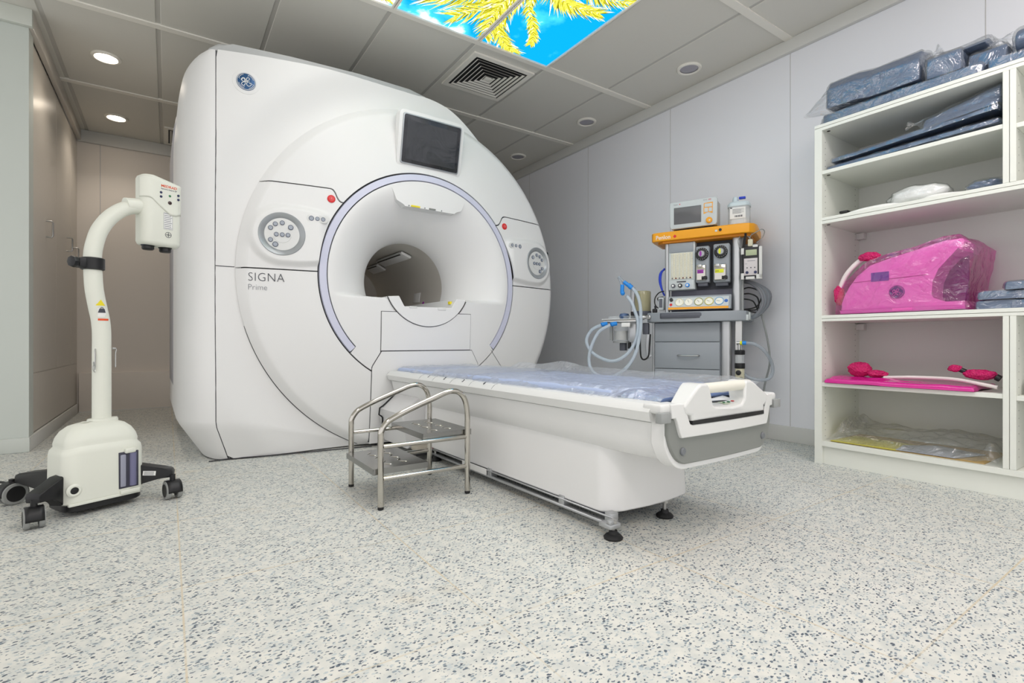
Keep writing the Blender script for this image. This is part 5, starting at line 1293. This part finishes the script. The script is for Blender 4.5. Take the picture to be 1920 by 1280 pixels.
# clear canister of absorbent beside it
cn = thing('plastic_canister', 'clear plastic canister with white label and blue cap on the orange tray', 'canister', (0, 0, 0), 0)
cn.matrix_world = Matrix.Translation(AO) @ Matrix.Rotation(AA, 4, 'Z')
def cs(w, d, z, cx=.272, cy=.105): return ([(p[0] + cx, p[1] + cy) for p in rrect(w, d, min(w, d) * .32, 8)], z)
loft([cs(.128, .115, 1.400), cs(.136, .122, 1.405), cs(.136, .122, 1.425), cs(.132, .118, 1.432), cs(.132, .118, 1.535), cs(.118, .105, 1.556)]).build('canister_body', mat('clear canister', (226, 230, 232), .12, alpha=.55), cn, ang=60)
loft([cs(.126, .112, 1.404), cs(.128, .114, 1.410), cs(.128, .114, 1.448), cs(.12, .108, 1.450)]).build('granules', mat('white granules', (224, 220, 212), .9, bump=(220, .6)), cn, ang=60)
loft([cs(.138, .124, 1.535), cs(.140, .126, 1.552), cs(.12, .108, 1.566), cs(.05, .05, 1.574)]).build('lid', mat('frosted lid', (205, 218, 222), .3), cn, ang=60)
t = A(); t.lathe([(.020, 1.568), (.018, 1.59), (.014, 1.606), (.0005, 1.610)], (.250, .10, 0), n=24); t.build('spout', mat('frosted spout', (205, 218, 222), .3), cn)
t = A(); t.box(.272, .312, .08, .105, 1.588, 1.602, .003); t.build('blue_cap', M_dblue, cn)
t = A(); t.box(.222, .316, .0435, .046, 1.452, 1.525); lb = t.build('paper_label', M_paper, cn)
t = A()
for k in range(6): t.box(.238, (.306 if k % 2 else .29), .0425, .0436, 1.486 + k * .0055, 1.4875 + k * .0055)
t.box(.224, .236, .0425, .0436, 1.520, 1.526)
for k in range(10): t.box(.250 + k * .005, .252 + k * .005 + .001 * (k % 3), .0425, .0436, 1.462, 1.474)
t.build('label_print', M_ink, lb)
# ================================================================ SHELVING UNIT ALONG THE RIGHT WALL
sh = thing('shelving_unit', 'white laminate open shelving unit with five levels along the right wall', 'shelf', (3.1, .6, 0), world=True)
X0, X1, YL, YM, YR = 2.87, 3.322, 1.338, .576, -.30
def side_panel(y0, y1, z0, z1, inner=None, xa=X0):
    m = MB(); m.box(xa, X1, y0, y1, z0, z1, .001, 1)
    m.mi = 1
    for s in (inner or []):
        y = y0 if s < 0 else y1
        for x in (X0 + .04, X1 - .055):
            for k in range(int((z1 - z0) / .032)):
                z = z0 + .05 + k * .032
                if z < z1 - .03: m.lathe([(.0028, 0), (.0005, .0004)], (x, y, z), (0, s, 0), 6, cap=False)
    return m.build('side_panel', [M_shelf, M_hole], sh, ang=30)
side_panel(1.301, YL, 0, 1.775, [-1])
for z0, z1 in ((.1225, .7555), (1.3065, 1.7695)):
    side_panel(.5775, .597, z0, z1, [1]); side_panel(.556, .5755, z0, z1, [-1])
side_panel(YR, YR + .036, 0, 1.775)
def board(z0, z1, ya, yb, xb=0, name='shelf'): return MB().box(X0 + xb, X1, ya, yb, z0, z1, .001, 1).build(name, M_shelf, sh)
board(1.787, 1.803, YR, YL, 0, 'top_panel'); board(1.770, 1.7855, YR, YL, .001, 'top_panel')
board(1.536, 1.555, .597, 1.301, .003); board(1.525, 1.544, YR, .556, .003)
board(1.290, 1.306, YR, 1.301, 0); board(1.272, 1.2885, YR, 1.301, .001)
board(.7715, .788, YR, 1.301, 0); board(.756, .7700, YR, 1.301, .001)
board(.412, .432, .597, 1.301, .003); board(.408, .427, YR, .556, .003)
board(.096, .122, YR, 1.301, 0); 
MB().box(X0 + .018, X0 + .034, YR, 1.301, 0, .096, .001, 1).build('plinth', M_shelf, sh)
MB().box(X1 - .006, X1 + .001, YR, YL - .003, .096, 1.775).build('back_panel', mat('laminate back', (216, 216, 212), .45), sh)
for z in (1.235, .715, .15): MB().box(X1 - .045, X1 - .006, 1.262, 1.301, z, z + .035, .002).build('corner_bracket', M_trim, sh)
for z in (1.768, 1.534, 1.270): MB().cyl((X0 + .04, 1.285, z), (X0 + .04, 1.285, z + .002), .008, n=14).build('cam_lock', M_hole, sh)

# ---- soft goods in plastic
def pad(name, label, cat, pts, y0, y1, mm, axis='y', bev=.02, seg=4, amp=.006, seed=0, group=None, sub=0, rot=None, parent=None, wrinkle=9):
    """foam block: rounded outline (x,z) run from y0 to y1, surface slightly waved; returns object"""
    m = MB(); m.prism(pts, y0, y1, axis, bev, seg)
    bmesh.ops.triangulate(m.bm, faces=[f for f in m.bm.faces if len(f.verts) > 4])
    bmesh.ops.subdivide_edges(m.bm, edges=[e for e in m.bm.edges if e.calc_length() > .05], cuts=5, use_grid_fill=True)
    zl = min(v.co.z for v in m.bm.verts)
    for v in m.bm.verts:
        p = v.co.copy(); low = p.z < zl + .002; v.co += Vector((noise.noise(p * wrinkle + Vector((seed, 0, 0))), noise.noise(p * wrinkle + Vector((0, seed, 5))), noise.noise(p * wrinkle + Vector((3, 0, seed))))) * amp
        if low: v.co.z = zl
    o = m.build(name, mm, parent, ang=60)
    return tag(o, label, cat, group) if label else o
def wrapped(base, mm, grow=.006, amp=.008, seed=1, freq=16, name='plastic_wrap', tails=(), zmin=None):
    """crinkled film around an object, as its child; tails = twisted ends (point, direction, length, radius)"""
    bm = bmesh.new(); bm.from_mesh(base.data)
    bmesh.ops.remove_doubles(bm, verts=bm.verts, dist=.004)
    bmesh.ops.triangulate(bm, faces=bm.faces)
    bmesh.ops.subdivide_edges(bm, edges=[e for e in bm.edges if e.calc_length() > .03], cuts=2, use_grid_fill=False)
    bm.normal_update()
    for v in bm.verts:
        n_ = abs(noise.noise(v.co * freq + Vector((seed, seed, 0)))) + .5 * abs(noise.noise(v.co * freq * 2.3 + Vector((0, seed, seed))))
        v.co += v.normal * (grow + amp * n_)
        if zmin: v.co.z = max(v.co.z, zmin)
    m = MB(); m.bm.free(); m.bm = bm
    o = m.build(name, mm, None, ang=70); o.parent = base
    for i, (c, d, L, r) in enumerate(tails):
        d = Vector(d).normalized(); u = d.orthogonal().normalized(); w = d.cross(u); t = MB()
        def P(a, b):
            rr = r * (1 - .75 * sm(0, .45, b) + .9 * sm(.55, 1, b) * .8) * (1 + .35 * sin(5 * 2 * pi * a + 3 * b + i)) * (1 if b < .5 else 1)
            f = .45 if True else 1
            return Vector(c) + d * L * b + u * rr * cos(2 * pi * a) + w * rr * f * sin(2 * pi * a) + Vector((0, 0, -.12 * L * b * b))
        t.grid(P, 40, 12, cu=True); q = t.build('twisted_end', mm, None, ang=70); q.parent = base
    return o
NAV = mat('slate blue vinyl', (84, 100, 126), .42, bump=(40, .12))
NAV2 = mat('slate blue foam cloth', (104, 118, 142), .75, bump=(260, .5))
def fan(base, mm, c, d, L, rx, rz, name='open_bag_end'):
    """empty end of a bag, flattening to a ragged point"""
    d = Vector(d).normalized(); u = Vector((1, 0, 0)); w = Vector((0, 0, 1)); t = MB()
    def P(a, b):
        k = 1 - .72 * b ** 1.2; n_ = 1 + .16 * noise.noise(Vector((cos(2 * pi * a) * 3, sin(2 * pi * a) * 3, b * 4))) + .06 * sin(9 * 2 * pi * a + 5 * b)
        return Vector(c) + d * L * b * (1 + .12 * sin(2 * pi * a * 2)) + u * rx * k * n_ * cos(2 * pi * a) + w * (rz * (1 - .85 * b) * n_ * sin(2 * pi * a) - .03 * b * b)
    t.grid(P, 60, 16, cu=True); q = t.build(name, mm, None, ang=70); q.parent = base
# on top: long flat pad, wedge pad upon it, then blocks
p = pad('flat_foam_pad', 'long flat slate blue pad on the shelf top, under the wedge pad', 'foam pad', [(2.876, 1.806), (3.20, 1.806), (3.20, 1.845), (2.880, 1.845)], .66, 1.30, NAV, bev=.008, amp=.004, seed=1); wrapped(p, M_film, .003, .006, 2, zmin=1.8045); fan(p, M_film, (2.93, 1.30, 1.826), (-.1, 1, -.05), .035, .05, .018)
p = pad('wedge_foam_pad', 'big slate blue wedge pad in clear bag at the left end of the shelf top', 'foam pad', [(2.885, 1.868), (3.12, 1.862), (3.12, 2.02), (3.02, 2.035), (2.925, 2.012), (2.888, 1.965)], .885, 1.285, NAV, bev=.007, amp=.002, seed=2)
for v in p.data.vertices:
    v.co.z += (.012 if v.co.y > 1.1 else 0)
wrapped(p, M_film, .003, .010, 3, 11, tails=[((3.0, .885, 2.0), (0, -1, .5), .06, .05)], zmin=1.856)
fan(p, M_film, (2.985, 1.284, 1.945), (-.12, 1, -.02), .135, .085, .07)
p = pad('foam_block', 'slate blue foam block in film right beside the wedge pad', 'foam pad', [(2.885, 1.852), (3.06, 1.852), (3.05, 1.948), (2.89, 1.942)], .735, .858, NAV, bev=.006, amp=.003, seed=3); wrapped(p, M_film, .004, .010, 5)
p = pad('curved_foam_pad', 'arched slate blue pad in film lying on top of the foam blocks', 'foam pad', [(2.94, 1.955), (3.0, 1.99), (3.08, 2.0), (3.16, 1.97), (3.18, 1.93), (3.10, 1.95), (3.02, 1.95), (2.97, 1.945)], .665, .84, NAV, bev=.006, amp=.006, seed=4); wrapped(p, M_film, .006, .014, 6, tails=[((3.0, .665, 1.965), (-.2, -1, -.1), .07, .035)])
p = pad('foam_block', 'dark slate blue foam block behind the gap in the middle of the shelf top', 'foam pad', [(2.93, 1.850), (3.12, 1.850), (3.12, 1.925), (2.945, 1.915)], .60, .722, NAV, bev=.006, amp=.004, seed=5); wrapped(p, M_film, .004, .012, 7)
p = pad('flat_foam_pad', 'flat slate blue pad in film on the right part of the shelf top', 'foam pad', [(2.875, 1.806), (3.2, 1.806), (3.2, 1.835), (2.88, 1.835)], .30, .645, NAV, bev=.008, amp=.004, seed=6); wrapped(p, M_film, .003, .006, 8, zmin=1.8045)
p = pad('rolled_foam_pad', 'slate blue bolster in clear film at the right edge of the shelf top', 'foam pad', [(3.0 + .065 * cos(a), 1.918 + .052 * sin(a)) for a in [2 * pi * i / 16 for i in range(16)]], .28, .575, NAV, bev=.012, amp=.006, seed=7)
wrapped(p, M_film, .006, .012, 9, tails=[((3.0, .575, 1.92), (0, 1, .1), .05, .05)])
# second level: thin folded pads and a leaning textured pad
for k, (z, y0, y1, a, nm) in enumerate(((1.5605, .612, 1.288, 0, 'lowest thin slate blue pad on the upper shelf'), (1.596, .615, 1.27, .04, 'second thin slate blue pad on the upper shelf, slightly raised to the right'))):
    p = pad('thin_foam_pad', nm, 'foam pad', [(2.90, z), (3.24, z), (3.24, z + .018), (2.905, z + .018)], y0, y1, NAV, bev=.006, amp=.005, seed=10 + k)
    for v in p.data.vertices: v.co.z += max(0, (1.20 - v.co.y)) * (.03 + a)
    wrapped(p, M_film, .003, .008, 12 + k, zmin=z - .003)
p = pad('textured_foam_pad', 'grey blue cloth-covered wedge pad in a shiny bag on the upper shelf', 'foam pad', [(2.905, 1.635), (3.14, 1.64), (3.14, 1.70), (2.95, 1.69)], .615, .885, NAV2, bev=.010, amp=.004, seed=15)
for v in p.data.vertices:
    k = (.885 - v.co.y) / .27; v.co.z += .028 * k + (.035 * k if v.co.z > 1.665 else 0) - (.004 if k < .2 else 0)
wrapped(p, M_film, .005, .012, 14, tails=[((2.95, .885, 1.68), (-.2, 1, .2), .065, .03)])
# third level: white goods
def lump(name, label, cat, c, rx, ry, rz, mm, amp=.15, seed=0, freq=2.2, parent=None):
    m = MB()
    def P(a, b):
        th, ph = 2 * pi * a, pi * (.002 + .996 * b); d = Vector((cos(th) * sin(ph), sin(th) * sin(ph), cos(ph)))
        k = 1 + amp * noise.noise(d * freq + Vector((seed, 0, 0))) + .4 * amp * abs(noise.noise(d * freq * 3 + Vector((0, seed, 0))))
        z = d.z * rz * k; z = max(z, -rz * .62)
        return (c[0] + d.x * rx * k, c[1] + d.y * ry * k, c[2] + z)
    m.grid(P, 40, 22, cu=True); o = m.build(name, mm, parent, ang=80)
    return tag(o, label, cat) if label else o
M_wsoft = mat('soft white pouch', (232, 232, 228), .5, bump=(60, .4))
p = lump('white_pouch', 'puffy white padded pouch in film on the third shelf from the top', 'pouch', (3.02, .925, 1.356), .07, .118, .048, M_wsoft, .18, 2); wrapped(p, M_film, .003, .006, 3)
m = MB(); m.tube([(2.95, 1.235, 1.315), (2.94, 1.15, 1.322), (2.96, 1.05, 1.326), (2.99, .95, 1.320), (2.96, .84, 1.330), (2.98, .75, 1.330), (3.0, .68, 1.322)], lambda t: .008 + .014 * sin(pi * min(1, t * 1.2)), 14, smooth=6)
for v in m.bm.verts: v.co.z = 1.307 + max(0, (v.co.z - 1.307) * .75)
o = tag(m.build('white_strap', M_wsoft, None, ang=80), 'long white strap with a black buckle lying in front on the third shelf', 'strap')
m = MB(); m.box(2.935, 2.975, 1.205, 1.245, 1.325, 1.338, .004); m.build('black_buckle', M_black, o)
p = lump('small_film_bag', 'small crumpled clear bag at the left end of the third shelf', 'plastic bag', (2.95, 1.255, 1.312), .03, .035, .010, M_filmc, .4, 5)
p = lump('folded_blue_pouch', 'small slate blue pouch in film at the right end of the third shelf', 'pouch', (2.98, .672, 1.330), .05, .064, .026, NAV, .3, 6); wrapped(p, M_film, .004, .010, 16)
# fourth level: the pink-wrapped coil and flat blue bags
M_coil = mat('coil shell white', (226, 222, 226), .4)
M_fp = M_fpink
hc = thing('head_coil', 'large white scanner coil wrapped in shiny pink plastic film on the middle shelf', 'scanner coil', (3.05, .98, .788), world=True)
side_ = [(1.235, .815), (1.228, .845), (1.215, .885), (1.19, .935), (1.16, .985), (1.10, 1.035), (1.02, 1.055), (.90, 1.085), (.80, 1.112), (.742, 1.112), (.730, 1.095)]
arch = [(.745, 1.06), (.79, 1.045), (.835, .99), (.858, .93), (.862, .865), (.85, .84), (.80, .832), (.735, .832)]
pts = side_ + arch + [(.730, .806), (1.225, .806)]
m = MB(); m.prism(pts, 2.925, 3.19, 'x', .012, 3); m.build('coil_shell', M_coil, hc, ang=35)
m = MB(); m.prism([(1.232, .793), (1.236, .812), (.728, .812), (.728, .793)], 2.915, 3.20, 'x', .006); m.build('coil_base', mat('coil base lilac', (206, 176, 206), .4), hc)
m = MB(fxm(2.926, .885, .93)); m.box(0, .12, -.10, .16, -.2, -.19); m.build('coil_inner', mat('coil inner violet', (120, 70, 130), .5), hc)
m = MB(fxm(2.9245, 1.055, .972)); m.box(-.038, .038, -.022, .022, 0, .002); q = m.build('blue_vent', mat('blue vent', (90, 96, 170), .4), hc)
emblem(fxm(2.9235, .985, .890), .032, hc, mat('dusk blue', (70, 70, 130), .4), mat('pale emblem line', (210, 150, 200), .5))
m = MB(); m.tube([(2.924, 1.215, .952), (2.9235, 1.10, .955), (2.9235, .98, .958), (2.924, .868, .962)], .0012, 6); m.build('shell_seam', mat('violet seam', (170, 90, 150), .5), hc)
m = MB(fxm(2.9145, .96, .806)); m.box(-.04, .04, -.006, .006, 0, .0015); m.build('base_label', mat('pale lilac label', (236, 206, 228), .4), hc)
# film bag: hull of the coil, pulled in at both ends
hull = [(1.250, .792), (1.252, .85), (1.235, .91), (1.20, .965), (1.16, 1.01), (1.10, 1.055), (1.02, 1.078), (.90, 1.10), (.80, 1.128), (.745, 1.130), (.69, 1.075), (.70, .98), (.715, .90), (.725, .83), (.70, .795)]
m = MB(); N = 15
def hp(u, v):
    """u runs round the outline, v across from front to back"""
    n_ = len(hull); t = u * n_; i = int(t) % n_; f = t - int(t); a, b = hull[i], hull[(i + 1) % n_]
    y, z = a[0] + (b[0] - a[0]) * f, a[1] + (b[1] - a[1]) * f
    x = 2.908 + (3.215 - 2.908) * v
    cy, cz = .97, .93; k = 1 - .03 * abs(noise.noise(Vector((y * 9, z * 9, v * 3)))) - .02 * abs(noise.noise(Vector((y * 25, z * 25, v * 8))))
    return (x + .008 * noise.noise(Vector((y * 12, z * 12, 1))), cy + (y - cy) * k, max(.7895, cz + (z - cz) * k))
m.grid(hp, 150, 10, cu=True)
def cap(v0):
    def f(u, v):
        p = Vector(hp(u, v0)); c = Vector((p.x, .97, .93)); q = p.lerp(c, v)
        y, z = q.y, q.z
        q.x = (2.908 if v0 == 0 else 3.215) + (-1 if v0 == 0 else 1) * .010 * sm(0, .15, v) + .006 * noise.noise(Vector((y * 14, z * 14, 2))) - .009 * abs(noise.noise(Vector(((y + .75 * z) * 22, (z - .6 * y) * 3, 5)))) * (1 if v0 == 0 else 0)
        return q
    return f
m.grid(cap(0), 150, 24, cu=True); m.grid(cap(1), 150, 6, cu=True)
m.build('pink_film', M_fp, hc, ang=60)
for (c, d, L) in (((3.02, .705, .84), (-.3, -1, -.2), .05),):
    t = MB(); dd = Vector(d).normalized(); t.grid(lambda a, b: Vector(c) + dd * L * b + Vector((cos(2 * pi * a) * .03 * (1 - .6 * b) * (1 + .3 * sin(10 * pi * a)), 0, sin(2 * pi * a) * .04 * (1 - .6 * b))), 30, 6, cu=True); t.build('film_fold', M_fp, hc)
m = MB(); m.tube([(2.95, 1.10, 1.075), (2.945, 1.14, 1.07), (2.935, 1.18, 1.035), (2.93, 1.215, .985), (2.93, 1.235, .93), (2.93, 1.248, .88)], .012, 14, smooth=5); q = m.build('coil_cable', mat('cable white', (226, 216, 214), .4), hc)
M_bub = mat('magenta bubble wrap', (206, 28, 104), .25, bump=(150, 1.0))
def bubble(name, c, rx, ry, rz, parent, seed=0, label=None, mm=M_bub):
    m = MB()
    def P(a, b):
        th, ph = 2 * pi * a, pi * (.003 + .994 * b); d = Vector((cos(th) * sin(ph), sin(th) * sin(ph), cos(ph)))
        k = 1 + .22 * noise.noise(d * 1.7 + Vector((seed, 0, 0))) + .05 * sin(th * 14) * sin(ph * 12)
        return (c[0] + d.x * rx * k, c[1] + d.y * ry * k, c[2] + d.z * rz * k)
    m.grid(P, 64, 32, cu=True); o = m.build(name, mm, parent, ang=80); return tag(o, label) if label else o
bubble('cable_wrap', (2.935, 1.105, 1.078), .025, .045, .022, hc, 1); bubble('cable_wrap', (2.93, 1.242, .895), .022, .024, .05, hc, 2)
for k, (z, y0, y1, h, lb) in enumerate(((.790, .28, .694, .036, 'bottom slate blue bag of the stack right of the pink coil'), (.830, .26, .688, .034, 'middle slate blue bag of the stack right of the pink coil'), (.868, .24, .604, .034, 'topmost slate blue bag of the stack right of the pink coil'))):
    p = pad('flat_blue_bag', lb, 'foam pad', [(2.90, z), (3.2, z), (3.2, z + h), (2.91, z + h)], y0, y1, NAV, bev=.016, amp=.004, seed=30 + k); wrapped(p, M_film, .003, .006, 20 + k, zmin=z - .001)
# fifth level: flat coil in pink film and its bubble-wrapped plugs
fc = thing('flat_coil', 'flat blanket coil in magenta plastic film on the fourth shelf down', 'scanner coil', (2.99, 1.0, .432), world=True)
m = MB(); N = 0
def fcz(x, y): return .445 + .012 * noise.noise(Vector((x * 4, y * 4, 1))) * 1 + .010 * sm(.9, 1.1, y) - .012 * sm(2.95, 2.87, x)
def fp_(u, v, up): 
    y = 1.285 - .60 * u; x = 2.862 + .34 * v - .008 * sin(pi * u); e = min(u * .6, (1 - u) * .6, v * .34, (1 - v) * .34); k = math.sqrt(max(0, 1 - (1 - min(1, e / .014)) ** 2)); b = max(.434, fcz(x, y) - .008)
    return (x, y, b + (.022 * k if up else -.0 * k) + .003 * noise.noise(Vector((x * 20, y * 14, 3))) * k)
m.grid(lambda u, v: fp_(sm2(u), sm2(v), True), 60, 40); m.grid(lambda u, v: (lambda p: (p[0], p[1], max(.433, p[2] - .003)))(fp_(sm2(u), sm2(v), False)), 60, 40)
m.build('magenta_film_sleeve', mat('magenta film sleeve', (206, 30, 140), .2, coat=.5, bump=(26, .35)), fc, ang=70)
m = MB(); m.tube([(2.96, 1.05, .470), (2.95, .95, .478), (2.955, .85, .480), (2.94, .76, .478), (2.92, .68, .466), (2.91, .62, .455)], .008, 12, smooth=5); m.build('coil_cable', mat('cable white', (226, 216, 214), .4), fc)
bubble('plug_wrap', (2.98, 1.165, .505), .04, .055, .036, fc, 3); bubble('plug_wrap', (2.97, 1.085, .487), .03, .045, .018, fc, 8)
bubble('plug_wrap', (2.95, .685, .505), .028, .060, .022, fc, 5); bubble('plug_wrap', (2.95, .772, .528), .018, .026, .016, fc, 6)
m = MB(); m.tube([(2.95, .758, .525), (2.95, .735, .515)], .011, 12); m.build('cable_tie', M_black, fc)
m = MB(); m.tube([(2.94, .632, .498), (2.94, .618, .490)], .014, 12); m.build('cable_tie', M_black, fc)
# bottom level: loose clear bag over papers
pp = MB(); pp.box(2.90, 3.25, .66, 1.27, .1225, .126); tag(pp.build('brown_card', mat('brown card', (196, 166, 110), .7), None), 'brown cardboard sheet lying on the bottom shelf under clear film', 'cardboard')
def lf(pts, z, mm, name, label):
    m = MB(); m.prism(pts, z, z + .0015, 'z'); return tag(m.build(name, mm, None), label, 'paper')
lf([(2.89, 1.27), (2.89, .98), (3.0, .93), (3.12, .98), (3.15, 1.25)], .127, mat('yellow leaflet', (214, 206, 90), .6), 'yellow_leaflet', 'yellow leaflet in the clear bag on the bottom shelf')
lf([(2.895, .98), (2.90, .76), (3.10, .70), (3.18, .90), (3.05, 1.0)], .1292, mat('pale blue sheet', (188, 194, 206), .5), 'pale_sheet', 'pale blue grey sheet in the clear bag on the bottom shelf')
def zf3(x, y, u, v):
    e = min(u, 1 - u, v * 1.5, (1 - v) * 1.5); base = .132 + .060 * sm(0, .5, u) * sm(0, .12, min(v, 1 - v) * 1.5)
    return max(.1315, base + .040 * ridge(x, y, 3, 7) * sm(0, .15, e + .03) + .05 * math.exp(-((y - 1.25) / .035) ** 2) * sm(.05, .3, u) + .05 * math.exp(-((y - .64) / .03) ** 2) * math.exp(-((u - .15) / .12) ** 2))
sheet('crumpled_bag', 'big crumpled clear plastic bag spread over the bottom shelf', 'plastic bag', 2.885, 3.24, .612, 1.285, zf3, M_filmc, nx=70, ny=120, seed=9, world=True, warp=.010)
# right bay, just seen at the frame edge
p = lump('white_bag', 'white bag at the right edge of the frame on the lower right bay shelf', 'bag', (2.98, .50, .455), .06, .045, .04, M_wsoft, .2, 9)
